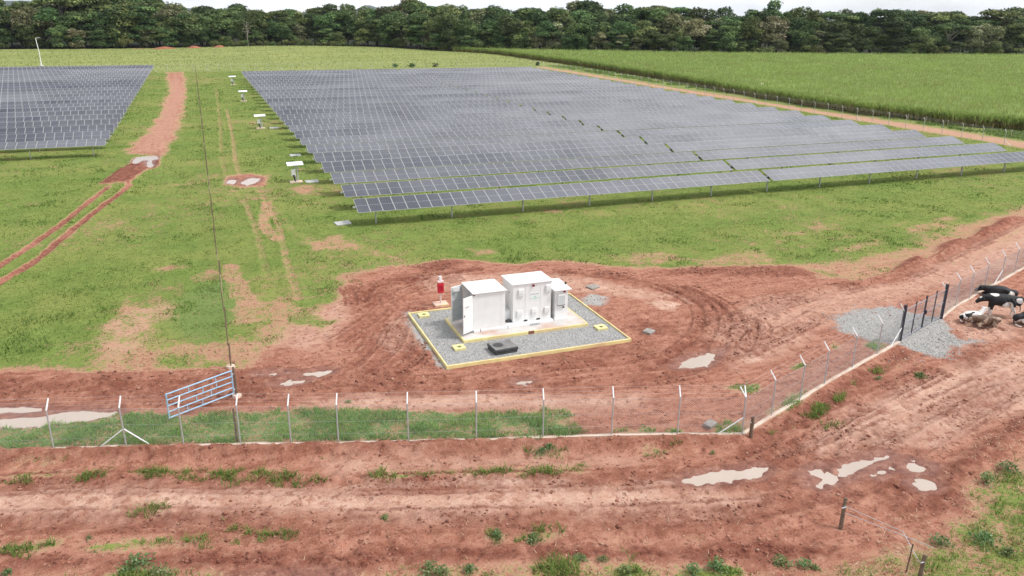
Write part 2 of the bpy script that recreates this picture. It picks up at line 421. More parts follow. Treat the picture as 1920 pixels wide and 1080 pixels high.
def glass_material():
    m, n, l, b = newmat('solar_cell_glass')
    uv = n.new('ShaderNodeUVMap'); uv.uv_map = 'UVMap'
    sx = n.new('ShaderNodeSeparateXYZ'); l.new(uv.outputs[0], sx.inputs[0])
    def line(sock, cnt, w):
        a = n.new('ShaderNodeMath'); a.operation = 'MULTIPLY'; a.inputs[1].default_value = cnt
        f = n.new('ShaderNodeMath'); f.operation = 'FRACT'
        s = n.new('ShaderNodeMath'); s.operation = 'SUBTRACT'; s.inputs[1].default_value = .5
        ab = n.new('ShaderNodeMath'); ab.operation = 'ABSOLUTE'
        g = n.new('ShaderNodeMath'); g.operation = 'GREATER_THAN'; g.inputs[1].default_value = .5 - w
        l.new(sock, a.inputs[0]); l.new(a.outputs[0], f.inputs[0]); l.new(f.outputs[0], s.inputs[0]); l.new(s.outputs[0], ab.inputs[0]); l.new(ab.outputs[0], g.inputs[0])
        return g.outputs[0]
    li = n.new('ShaderNodeMath'); li.operation = 'MAXIMUM'
    l.new(line(sx.outputs[0], 6, .045), li.inputs[0]); l.new(line(sx.outputs[1], 12, .02), li.inputs[1])
    oi = n.new('ShaderNodeObjectInfo')
    base = n.new('ShaderNodeMix'); base.data_type = 'RGBA'
    base.inputs[6].default_value = (.014, .016, .024, 1); base.inputs[7].default_value = (.030, .032, .040, 1)
    l.new(oi.outputs['Random'], base.inputs[0])
    mx = n.new('ShaderNodeMix'); mx.data_type = 'RGBA'; mx.inputs[7].default_value = (.12, .125, .14, 1)
    l.new(li.outputs[0], mx.inputs[0]); l.new(base.outputs[2], mx.inputs[6])
    # thin dust film, uneven from table to table, paled to imitate sky sheen
    tc = n.new('ShaderNodeTexCoord'); geo = n.new('ShaderNodeNewGeometry')
    no = n.new('ShaderNodeTexNoise'); no.inputs['Scale'].default_value = .12; no.inputs['Detail'].default_value = 4
    l.new(geo.outputs['Position'], no.inputs['Vector'])
    mr = n.new('ShaderNodeMapRange'); mr.inputs['From Min'].default_value = .3; mr.inputs['From Max'].default_value = .7
    mr.inputs['To Min'].default_value = .10; mr.inputs['To Max'].default_value = .30
    l.new(no.outputs['Fac'], mr.inputs['Value'])
    du = n.new('ShaderNodeMix'); du.data_type = 'RGBA'; du.inputs[7].default_value = (.42, .42, .47, 1)
    l.new(mr.outputs[0], du.inputs[0]); l.new(mx.outputs[2], du.inputs[6])
    l.new(du.outputs[2], b.inputs['Base Color'])
    b.inputs['Roughness'].default_value = .13; b.inputs['IOR'].default_value = 1.5
    b.inputs['Specular IOR Level'].default_value = 1.0
    return m
M['glass'] = glass_material()

# ------------------------------------------------------------------ layout of the place (metres)
F0 = [(-30.0, 39.3), (-22.0, 36.8), (-14.6, 34.5)] + [(-6.9,32.28),(-4.23,31.52),(-2.09,30.78),(0.03,30.17),(1.94,29.47),(3.73,28.86),(6.41,28.01),(9.03,27.19),(11.67,26.45),(14.4,25.64),(17.02,24.77),(19.56,23.84)]
F1 = [(19.56,23.84),(21.73,24.72),(23.98,25.57),(26.15,26.47),(28.74,27.44),(31.21,28.34),(33.66,29.26)]
F2 = [(38.75,31.12),(41.15,32.28),(43.15,33.02),(45.66,34.04),(48.13,34.87),(50.59,35.81)] + [(54.4, 37.2), (57.6, 38.4), (60.8, 39.6), (64, 40.8)]
GATE = [(33.66,29.26),(34.96,29.82),(36.13,30.31),(37.34,30.65),(38.75,31.12)]
PAD = (9.88, 34.27, 20.15, 42.1)
CANE_EDGE = [(124, 58), (121, 74), (117.5, 86.6), (113.7, 94.8), (111.9, 103.8), (109.5, 116.4), (110.6, 146), (114.5, 177), (119, 242), (119, 287), (118, 330), (107, 352)]
FOREST_EDGE = [(-260, 425), (-77, 411), (0, 404), (56, 401), (85, 392), (104, 356), (138, 334), (195, 298), (257, 273), (334, 255), (420, 235), (520, 205)]
outside = [(-200, 92), (-30, 39.3)] + F0[1:] + F1[1:] + F2 + [(120, 62), (400, 40), (400, -80), (-200, -80)]

# grass cover layers: (value, softness in metres, polygon)
YARD = [(-20.02,45.18),(-10.44,41.58),(-6.85,40.41),(-3.21,38.83),(0.18,37.86),(2.35,39.5),(3.88,43.35),(6.74,46.1),(7.89,49.84),(10.51,51.36),(15.44,51.33),(18.97,49.02),(22.83,48.59),(27.2,45.73),(31.33,43.5),(37.21,42.46),(38.17,39.35),(40.37,37.86),(44.65,39.31),(50.49,41.42),(57.61,43.7),(66.89,47.63),(77.37,51.78),(85.57,51.58)] + [(64, 41)] + F2[::-1][1:] + GATE[::-1] + F1[::-1] + F0[::-1]
PATCHY = [(-9,41.05),(-7.77,44.27),(-6.58,47.99),(-6.01,51.67),(-4.01,54.88),(0.54,52.09),(3.72,54.01),(6.65,57.08),(9.2,56.18),(10.29,51.69),(7.04,46),(4.06,42.43),(2.44,39.1),(0.16,37.6)]
BARE = [[(-6.59,40.18),(-6.39,43.02),(-6.14,46.09),(-5.49,50.46),(-4.6,48.68),(-3.7,46.07),(-4.11,42.95),(-2.49,38.56)], [(-4.87,47.38),(-3.54,49.77),(-2.32,47.86),(-2.58,45.67),(-3.98,46.17)], [(-1.72,53.48),(-0.35,55.44),(0.24,52.78),(-0.62,51.37)],
        [(1.82,46.86),(4.31,46.97),(4.44,43.15),(2.98,40.39),(1.92,40.77)], [(6.99,47.58),(8.75,49.77),(9.76,51.24),(8.19,50.56)], [(-0.74,45.9),(0.63,47.29),(1.34,44.26),(0.15,43)],
        [(5.81,59.63),(9.22,60.87),(9.91,57.43),(8.52,56.71),(6.28,57.2)], [(-4.39,56.24),(-2.74,57.59),(-2.22,56.1),(-3.68,54.76)], [(-5.31,41.9),(0.38,42.11),(2.38,39.85),(0.18,37.86),(-3.22,39.09)]]
STRAWY = [[(52.37,47.26),(58.96,49.54),(61.77,49.8),(57.95,47.54),(52.54,45.8)], [(42.72,44.44),(48.52,46.19),(48.6,45.18),(43.72,43.35)], [(51.77,48.93),(55.22,49.44),(52.92,47.79)], [(45.07,47.06),(47.62,47.51),(46.04,46.39)],
          [(26.05,49.12),(30.66,48.66),(31.7,46.02),(27.2,45.73)], [(31.7,46.02),(37.43,46.29),(36.44,43.8),(31.05,43.72)], [(26.96,63.23),(29.8,63.77),(28.5,62.07)], [(17.28,53.35),(18.95,53.36),(18.85,51.93),(17.22,51.94)], [(45.27,50.99),(48.45,50.82),(46.11,49.43)]]
LUSH = [[(-15.19,36.57),(-9.26,35.11),(-8.02,34.65),(-5.79,34.33),(-3.94,34.57),(-2.42,33.55),(0.82,32.88),(2.57,32.29),(3.48,32.28),(5.2,31.44),(6.93,30.7),(9.27,29.58),(11.25,28.91),(12.17,28.68),(13.57,28.27),(13.67,27.72),(13.03,27.2),(13.5,26.2),(13.13,25.96),(9.2,27.22),(3.67,29.11),(-0.19,30.34),(-4.38,31.66),(-8.88,33),(-14.48,34.34)],
        [(18.99,24.77),(19.78,25.23),(20.07,24.77),(19.73,23.97),(18.65,24.27)], [(14.5,25.83),(14.8,26.21),(15.45,25.77),(15.17,25.5)], [(15.55,25.45),(16.01,25.86),(16.29,25.46),(16.07,25.21)], [(16.68,25.04),(17.02,25.34),(17.56,25),(17.32,24.75)],
        [(21.9,27.07),(22.7,27.66),(23.36,27.42),(22.67,26.9)], [(22.51,25.12),(23.89,26.17),(24.77,26.14),(23.99,25.56)], [(25.84,28.56),(26.91,29.05),(26.93,28.49),(25.96,28.31)],
        [(21.96,24.69),(24.17,25.78),(25.12,26.01),(23.81,25.35)], [(31.64,29.67),(33.19,30.13),(32.55,29.12),(31.37,28.65)], [(21.56,27.84),(22.34,27.67),(21.8,27.33)]]
GREEN_OUT = [[(-13.85,32.34),(-8.51,30.98),(-7.45,30.9),(-2.93,29.28),(-0.28,28.39),(1.97,27.32),(2.94,26.81),(3.03,26.42),(1.51,26.64),(-0.14,27.47),(-2.92,28.81),(-6.61,29.97),(-8.44,30.57),(-13.72,31.92)],
             [(4.23,26.41),(5.02,26.28),(6.59,25.9),(9.11,25.05),(12.46,23.98),(12.5,23.6),(9.3,24.38),(7.04,25.26),(6.21,25.25),(4.84,25.91)],
             [(-10.75,26.95),(-7.65,26.24),(-6.72,26.13),(-5.8,26.03),(-5.86,25.69),(-6.78,25.51),(-7.56,25.74)], [(-5.25,25.29),(-4.76,25.4),(-3.63,25.32),(-2.31,24.92),(-0.13,24.39),(1.46,23.56),(1.33,23.33),(-0.66,23.98),(-2.79,24.5),(-4.72,24.98)],
             [(20.67,23.57),(23.12,24.52),(24.31,24.89),(25.67,25.4),(27.85,26.4),(29.85,27.1),(32.58,28.07),(33.55,28.23),(32.04,27.54),(29.19,26.42),(26.45,25.23),(24.29,24.36),(22.46,23.74),(20.99,23.46)],
             [(15.27,24.36),(16.94,23.84),(16.73,23.51),(15.12,24.1)], [(10.91,25.65),(11.63,25.7),(12.13,25.34),(11.63,25.17),(10.9,25.35)], [(2.52,28.43),(3.43,28.27),(3.27,27.9)], [(-8.34,32),(-6.28,31.66),(-6.27,31.24),(-8.09,31.58)], [(0.56,29.24),(1.07,29.22),(0.93,28.84)],
             [(4.53,19.53),(5.02,20.13),(6.05,20.08),(6.86,19.83),(7.09,19.47),(8.4,19.57),(9.07,19.4),(10.19,18.76),(9.85,17.55)], [(10.42,17.99),(10.88,18.45),(11.31,18.35),(11.34,17.73),(10.79,17.59)], [(12.45,17.24),(13.04,17.48),(14.25,17.2),(14.28,16.69),(13.75,16.23),(12.37,16.75)],
             [(-4.53,22.9),(-4.22,23.57),(-3.71,23.92),(-3.37,23.91),(-3.07,23.46),(-2.41,23),(-2.12,22.01)], [(7.43,21.19),(7.78,21.37),(7.95,21.06),(7.69,20.85)], [(8.25,20.7),(8.68,20.95),(9.27,20.82),(9.25,20.42),(8.77,20.45)], [(9.56,20.94),(10.07,20.84),(9.88,20.34),(9.49,20.55)], [(10.41,20.62),(11.04,20.67),(10.92,20.34)],
             [(31.01,25.89),(31.82,26.39),(32.06,26.03),(31.46,25.47)], [(29.1,26.33),(29.67,26.51),(29.38,26.1)], [(30.55,30.45),(29.66,29.86),(29.77,29.59)],
             [(13.5,19.16),(14.4,18.92),(14,18.63),(13.44,18.9)], [(-4.57,26.98),(-2.86,26.85),(-2.33,26.31),(-3.87,26.55)], [(-1.12,25.53),(0.29,25.51),(0.61,24.99),(-0.44,25.05)], [(23.49,23.62),(25.15,23.52),(24.41,23.03),(23.27,23.2)]]
BIG_GREEN = [(15.94,14.54),(18.14,15.12),(19.82,15.47),(21.11,15.82),(22.25,15.76),(24.14,16.53),(24.74,17.37),(26.24,17.95),(27.77,18.39),(29.39,18.73),(34.38,19.13),(30.99,12.53),(17.96,10.23)]
MIXED_BOTTOM = [(-9.99,24.2),(-7.38,24.74),(-4.33,24.01),(-0.89,22.38),(1.86,20.99),(4.45,20.56),(8.37,19.49),(13.01,17.44),(16.02,16.05),(20.03,15.68),(15.36,11.2),(-8.93,20.29)]
DARKS = [(1, .25, [(-10.21,87.42),(-9.25,93.23),(-8.25,97.81),(-7.23,101.42),(-5.04,100.7),(-5.02,96.4),(-6.48,92.61),(-7.65,86.56)]),
         (.9, .4, [(43.11,38.83),(44.7,39.82),(47.06,40.89),(47.44,40.34),(46.23,39.41),(44.16,38.84)]), (.9, .4, [(49.88,41.48),(51.64,42.69),(54.12,43.41),(54.16,42.91),(52.62,41.88),(50.44,41.14)]),
         (.9, .4, [(57.18,44.02),(58.98,45.33),(60.38,45.39),(63.65,47.12),(64.89,47.29),(62.86,45.84),(60.25,44.89),(58.23,43.83)]),
         (.85, .5, [(12.28,50.99),(13.99,51.7),(16.18,51.2),(14.86,49.44),(13,49.47)]), (.7, .5, [(27.5,44.1),(30.56,44.28),(34.92,43),(37.21,42.46),(37.89,40.06),(34.1,40.79),(30.72,42.6)]),
         (.75, .5, [(21.14,36.29),(22.12,36.81),(23.12,35.58),(23.73,34.35),(21.94,34.19),(21,34.85)]), (.7, .5, [(8.8,38.3),(9.41,37.32),(9.47,34.49),(8.49,34.85),(8.05,36.36)]), (.7, .5, [(7.48,43.88),(8.66,45.93),(10.19,47.53),(9.07,44.77),(7.89,43.74)]),
         (.8, .6, [(22.18,19.25),(23.91,19.4),(25.4,19.26),(24.88,18.07),(24.21,17.03),(22.27,16.89),(21.51,17.33),(21.61,18.16)]), (.9, .5, [(24.65,18.34),(26.53,19.27),(29.44,20.22),(32.24,20.93),(33.6,20.96),(32,20.01),(29.68,19.43),(27.6,18.96),(25.83,18.3)]),
         (.7, .5, [(17.52,20.78),(20.56,21.46),(22.04,21.35),(22.69,20.89),(20.68,21),(19.02,20.22)]), (.65, .6, [(35.6,27.12),(37.65,27.89),(37.55,27.16),(34.64,25.36),(34.18,26.21)]), (.7, .5, [(19.13,23.3),(21,23.31),(21.4,22.47),(22.18,21.51),(19.31,21.51),(18.18,22.34)]),
         (.7, .3, [(33.25,28.71),(33.93,28.31),(26.68,25.15),(21.42,23.16),(19.55,23.15),(19.75,23.77)]), (.55, .4, [(-8.82,32.68),(19.37,23.58),(19.1,23.22),(-8.72,32.14)]),
         (1., .4, [(-7.59,25.93),(-5.95,25.03),(-3.41,24.09),(-0.85,23.43),(2.38,22.23),(4.72,21.65),(7.06,20.93),(8.71,20.32),(11.93,18.92),(14.27,18.41),(16.28,17.67),(17.92,16.76),(17.53,16.32),(15.44,16.87),(13.55,17.65),(11.52,18.55),(8.47,19.74),(5.51,20.64),(2.73,21.25),(-0.88,22.54),(-4.34,24.16),(-7.42,24.97)]),
         (.5, .5, [(-2.31,24.86),(0.89,24.14),(3.09,23.33),(2.85,22.95),(-0.83,24.01)]), (.5, .8, [(11.09,21.19),(13.9,20.49),(16.37,19.23),(16.66,18.15),(13.08,19.16),(11.09,20.37)]),
         (.45, .6, [(13.86,35.71),(17.58,35.76),(21.09,33.87),(20.88,32.44),(16.38,31.99),(12.7,32.67)]), (.5, .6, [(-10.1,39.71),(-3.17,37.49),(2,35.8),(6.22,34.08),(5.53,33.14),(-0.88,35.07),(-9.82,38.16)]), (.6, .4, [(28.47,25.69),(31.87,26.37),(32.11,25.95),(28.29,24.85)])]
PALES = [(1., .25, [(3.39,26.18),(5.68,25.56),(7.75,24.84),(10.2,23.93),(12.97,22.76),(15.51,21.98),(15.39,21.79),(12.48,22.67),(9.33,23.91),(6.86,24.63),(4.45,25.48)]), (1., .25, [(24.06,39.32),(25.11,39.45),(25.76,38.32),(24.81,37.4),(24.13,37.83)]), (1., .2, [(26.48,39.58),(26.92,38.7),(26.39,37.79),(26.03,38.51)]), (1., .25, [(24.23,30.02),(24.98,30.38),(25.38,29.95),(24.57,29.62)]), (1., .2, [(21.83,42.74),(22.92,43.02),(23.19,42.36),(22.12,42.2)]),
         (.95, .9, [(-13.34,30.72),(-8.32,29.93),(-3.82,28.64),(0.77,26.84),(6.14,24.23),(11.98,23.01),(15.08,21.3),(17.35,19.92),(16.12,19.5),(13.81,20.35),(9.46,22.13),(5.1,23.23),(0.98,25.09),(-3.71,26.72),(-8,28.18),(-12.81,29.06)]),
         (.85, .8, [(23.93,23.46),(27.61,24.81),(31.86,25.71),(37.19,26.55),(42.05,26.31),(34.09,21.32),(30.04,21.22),(26.77,20.5),(24.13,21.24),(22.04,21.35),(20.7,22.28)]),
         (.8, .6, [(2.63,32.8),(5.88,32.44),(10.5,31.04),(14.06,29.46),(17.4,28.53),(16.3,27.54),(12.3,29),(7.84,30.47),(3.94,32.22)]), (.6, .8, [(2.86,27.97),(6.08,27.21),(10.84,25.46),(14.82,24),(14.46,23.37),(8.6,25.45),(3.51,26.91)]),
         (.7, .5, [(-6.98,43.99),(-6.22,46.98),(-4.66,48.7),(0.15,50.55),(0.5,44.57),(-3.33,42.67),(-5.7,40.65)]), (.6, .8, [(24.65,34.19),(30.76,37.54),(36.6,37.6),(41.37,37.04),(49.93,40.45),(64.04,45.43),(70.88,47.09),(52.01,36.97),(39.55,34.41),(32.54,33.07),(27.16,30.17),(23.34,29.46)]),
         (.7, .6, [(40.81,33.96),(38.15,29.33),(35.6,27.12),(41.55,28.11),(48.73,31.13)]), (.35, .8, [(-5.59,252.22),(-2.77,190.36),(-3.68,128.75),(-5.21,106.67),(-8.25,107.66),(-6.72,132.78),(-5.55,179.01)]),
         (.6, .5, [(7.21,38.87),(8.97,41.53),(10.21,41.53),(9.86,37.91),(7.95,37.11)]), (.55, .6, [(1.4,40.96),(6.74,46.1),(6.7,42.34),(4.36,38.41)]), (.65, .5, [(12.04,48.6),(18.41,47.56),(22.67,44.84),(27.02,38.87),(23.92,39.98),(18.51,44.03),(12,45.79)])]
GRAVELS = [[(32.75,33),(34.74,33.75),(36.49,33.89),(37.64,33.87),(37.73,33.06),(37.77,31.92),(38.68,31.05),(38,29.55),(37.48,28.75),(38.46,28.08),(37.52,27.78),(36.06,27.85),(34.82,27.26),(34.01,27.69),(33.95,28.61),(33.48,29.01),(32.46,29.77),(31.87,31.09)],
           [(20.36,41.24),(21.58,41.85),(22.24,40.99),(21.32,39.9),(20.18,40.11)], [(9.79,42.59),(10.24,42.89),(9.97,41.17),(9.86,37.91),(10.01,34.29),(9.73,34.66),(9.58,36.89),(9.57,39.61)]]
RUTS = [  # polyline, width, depth, dark, grass left on it
    ([(-14.63,55.27),(-13.81,60.19),(-12.7,65.33),(-11.64,70.7),(-10.5,78.21),(-9.21,86.27)], .42, .06, .45, .05), ([(-13.95,52.02),(-13.12,56.37),(-11.91,60.16),(-10.81,67.02),(-9.64,73.76),(-8.16,81.57),(-7.32,86.72)], .46, .07, .55, .03),
    ([(3.79,195.26),(2.68,136.52),(1.82,102.34),(1.81,88.3),(2.76,76.66),(3.06,66.52),(3.01,58.35),(2.85,51.86)], .4, .03, .0, .56), ([(4.32,151.48),(3.76,117.91),(3.08,91.04),(4.31,81.71),(4.74,71.91),(4.89,64.09),(4.57,57.8),(4.38,51.91),(4.31,46.97)], .4, .03, .0, .50),
    ([(4.18,87.51),(5.21,69.66),(6.09,61.96),(8.91,59.02)], .6, .0, .0, .6), ([(0.66,55.09),(1.13,48.1),(1.34,44.26)], .9, .0, .0, .42), ([(9.09,60.09),(10.67,55.67),(12.23,52.32)], .5, .0, .0, .55), ([(4.7,74.14),(3.83,66.25),(4.38,60.92)], .7, .0, .0, .4),
    ([(-12.51,41.07),(-10.15,40.03),(-3.18,37.68),(1.55,36.33),(4.95,35.48),(7.76,34.08)], .5, .07, .5, 0), ([(-12.22,39.78),(-9.98,39.08),(-3.15,36.71),(1.91,34.87),(6.14,33.69),(11.01,32.52),(15.39,32.34),(18.67,31.83),(23.43,31.88),(26.89,33.38)], .45, .07, .4, 0),
    ([(-11.94,38.55),(-9.76,37.87),(-5.34,36.25),(-0.44,34.58),(4.62,33.47),(9.78,32),(15.54,30.27),(20.75,29.74),(25.06,30.93)], .45, .06, .35, 0), ([(0.25,34.66),(4.7,33.97),(7.54,33.18),(9.95,32.54)], .3, .04, .5, 0), ([(-1.29,37.74),(1.97,35.56),(4.79,34.54),(8.29,32.14)], .35, .05, .5, 0),
    ([(21.42,46.37),(24.37,44.6),(25.71,42.71),(26.53,40.84),(26.74,38.26),(26.03,36.4),(24.29,34.07),(22.01,32.25),(19.15,30.65)], .35, .06, .5, 0), ([(27.62,41.01),(27.98,38.74),(27.61,36.49),(26.77,34.79),(25.2,32.93),(23.77,31.61),(21.95,30.64)], .35, .06, .5, 0),
    ([(28.22,35.07),(27.85,33.71),(26.27,32),(25.01,30.95)], .3, .05, .4, 0), ([(29.61,36.74),(29.82,34.59)], .3, .05, .6, 0), ([(30.09,37.17),(30.31,34.96)], .3, .05, .5, 0),
    ([(10.51,48.44),(12.14,48.57),(14.25,48.66),(16.53,48.72)], .3, .06, .6, 0), ([(7.87,44.9),(8.59,46.9),(9.43,47.69),(10.5,48.1),(12.59,47.94)], .4, .07, .7, 0), ([(7.58,48.13),(7.61,46.62),(7.38,44.68)], .3, .05, .4, 0), ([(9.19,44.73),(9.52,45.62),(9.38,43.97)], .3, .05, .5, 0),
    ([(5.62,39.44),(7.84,41.93),(9.84,45),(12.27,46.79),(14.69,47.67)], .4, .04, .3, 0), ([(6.52,35.56),(8.1,37.79),(9.34,40.53),(10.83,42.68)], .4, .05, .4, 0), ([(5.54,35.91),(7.06,38.17),(8.23,40.93)], .35, .04, .4, 0), ([(7.49,34.56),(9.23,36.65),(10.05,38.63)], .35, .05, .5, 0),
    ([(23.24,33.09),(29.02,35.24),(36.22,37.18),(42.94,37.66),(51.88,41.23),(65.79,46.78)], .6, .05, .3, 0), ([(21.34,30.18),(27.03,31.72),(32.56,33.97)], .5, .05, .3, 0), ([(25.87,35.47),(31.7,37.2),(37.9,37.13),(45.07,38.78),(56.47,42.76)], .5, .04, .3, 0),
    ([(-10.17,30.8),(-8.39,30.33),(-2.91,28.5),(3.36,26),(8.24,24.39),(12.01,23.07),(15.57,22.08)], .7, .05, .35, .02), ([(-9.53,28),(-7.9,27.62),(-2.84,26),(2.97,23.69),(7.47,22.13),(12.77,20.4),(16.47,19.37),(18.58,19.11)], .7, .05, .35, .02),
    ([(18.39,20.65),(22.04,21.35),(26.98,22.34),(33.53,23.85),(40.64,25.3)], .7, .05, .3, 0), ([(19.54,19.11),(23.13,19.69),(28.32,21.35),(35.5,23.44)], .7, .05, .35, 0), ([(18.72,21.72),(22.26,22.85),(27.2,24.39),(32.87,26)], .5, .04, .3, .0)]
def offset_line(pts, d):
    out = []
    for i in range(len(pts)):
        a = pts[max(i - 1, 0)]; b = pts[min(i + 1, len(pts) - 1)]; L = math.hypot(b[0] - a[0], b[1] - a[1]) + 1e-6
        out.append((pts[i][0] - (b[1] - a[1]) / L * d, pts[i][1] + (b[0] - a[0]) / L * d))
    return out
for ln_, w_, dep_, dk_, gl_ in list(RUTS[8:]):                      # finer tread lines beside the main ruts
    for d_ in (-.62, -.30, .34, .75): RUTS.append((offset_line(ln_, d_), .15, .028, .42, gl_))
ROAD_UP = [(-8,259.65),(-3.91,254.06),(-2.47,196.97),(-2.65,162.57),(-3.25,138.34),(-3.73,117.69),(-4.23,106.36),(-5.1,103.01),(-8.21,106.82),(-8.92,111.75),(-7.11,124.06),(-6.48,139.33),(-6.16,163.6),(-5.57,191.14),(-6.38,221.13)]
ROAD_RIGHT = [(103.2, 50), (108.0, 70), (107.4, 100), (106.8, 127), (106.2, 160), (106.8, 208), (107, 248), (102.6, 248), (102.6, 200), (102.3, 151), (102.3, 119), (102.6, 77), (96, 50)]
PUDDLES = {  # muddy water outlines
    0: [(-10.61,36.09),(-9.4,35.9),(-8.82,35.94),(-7.17,35.69),(-6.34,35.65),(-4.92,35.03),(-4.67,34.52),(-6,34.4),(-7,34.43),(-8.41,34.65),(-9.25,35.06),(-10.44,35.25)], 1: [(-10.89,37.42),(-9.61,37.06),(-8.76,36.8),(-7.77,36.38),(-7.82,36.04),(-8.88,36.32),(-9.51,36.5),(-10.77,36.85)],
    2: [(1.67,35.37),(2.6,35.7),(3.56,35.48),(3.13,35.02),(2.28,35.03)], 3: [(1.1,36.81),(2.08,36.71),(2.75,36.41),(1.93,36.39)], 4: [(3.01,36.06),(4.28,36.11),(4.64,35.78),(3.95,35.59)],
    5: [(20.46,30.44),(21.24,31.17),(22.48,31.43),(23.98,31.54),(22.95,30.62),(22.08,30.12)],
    9: [(15.3,21.94),(16.08,22.13),(17.63,21.92),(18.97,21.71),(19.11,21.37),(18.47,21.13),(17.15,21.26),(15.89,21.49)], 10: [(19.99,20.61),(20.75,20.93),(21.36,20.83),(21.28,20.45),(21.97,20.69),(23.09,20.74),(24.34,20.76),(24.49,20.49),(23.52,20.21),(22.39,20.01),(21.17,19.82),(20.08,19.72),(19.76,19.99),(20.44,20.28)],
    11: [(23.84,19.59),(24.57,20.03),(25,20.04),(25.04,19.65),(25.24,19.37),(24.73,19.1),(24.08,19.18)], 12: [(23.43,18.79),(24.03,18.88),(24.34,18.5),(24.11,18.2),(23.44,18.33)], 13: [(-0.9,22.02),(0.66,21.73),(2.69,21),(2.47,20.71),(0.61,21.19)],
    15: [(22.61,19.8),(23.72,20.01),(23.69,19.81),(22.49,19.57)], 16: [(12.34,31.73),(12.8,31.81),(13.3,31.57),(12.87,31.36),(12.42,31.52)], 17: [(1.5,84.31),(2.12,86.69),(2.81,85.87),(2.38,83.45)], 18: [(2.87,84.13),(4.14,86.91),(5.02,85.72),(4.56,83.84),(3.45,82.54)],
    19: [(-8.15,99.89),(-7.77,103.11),(-6.77,103.95),(-5.36,103.88),(-5.1,101.1),(-5.82,100.22),(-6.94,100.22),(-7.42,98.58)], 22: [(-6.62,100.48),(-5.84,100.97),(-5.53,96.91),(-5.9,95.34),(-6.29,96.82)]}

# ------------------------------------------------------------------ terrain
def axis(lo, hi, fine_lo, fine_hi, d, grow):
    a = list(np.arange(fine_lo, fine_hi, d)); s = d
    while a[-1] < hi: s *= grow; a.append(a[-1] + s)
    s = d; b = [fine_lo]
    while b[-1] > lo: s *= grow; b.append(b[-1] - s)
    return np.array(b[:0:-1] + a)
XS = axis(-9000, 9000, -13.5, 46, .10, 1.028)
YS = axis(-300, 9000, 12, 44, .10, 1.020)
GX, GY = np.meshgrid(XS, YS)

def paint(arr, val, pts, soft, X=None, Y=None, wob=0.0, mode='lerp'):
    X = GX if X is None else X; Y = GY if Y is None else Y
    p = np.array(pts); mg = soft + wob + .5
    sel = (X > p[:, 0].min() - mg) & (X < p[:, 0].max() + mg) & (Y > p[:, 1].min() - mg) & (Y < p[:, 1].max() + mg)
    if not sel.any(): return
    x, y = X[sel], Y[sel]
    sd = poly_sd(x, y, pts)
    if wob: sd = sd + (fbm(x / (wob * 2.2), y / (wob * 2.2), 3, 5) - .5) * 2 * wob
    w = sstep(-soft, soft, sd)
    if mode == 'lerp': arr[sel] = arr[sel] * (1 - w) + val * w
    elif mode == 'max': arr[sel] = np.maximum(arr[sel], val * w)
    elif mode == 'add': arr[sel] = arr[sel] + val * w

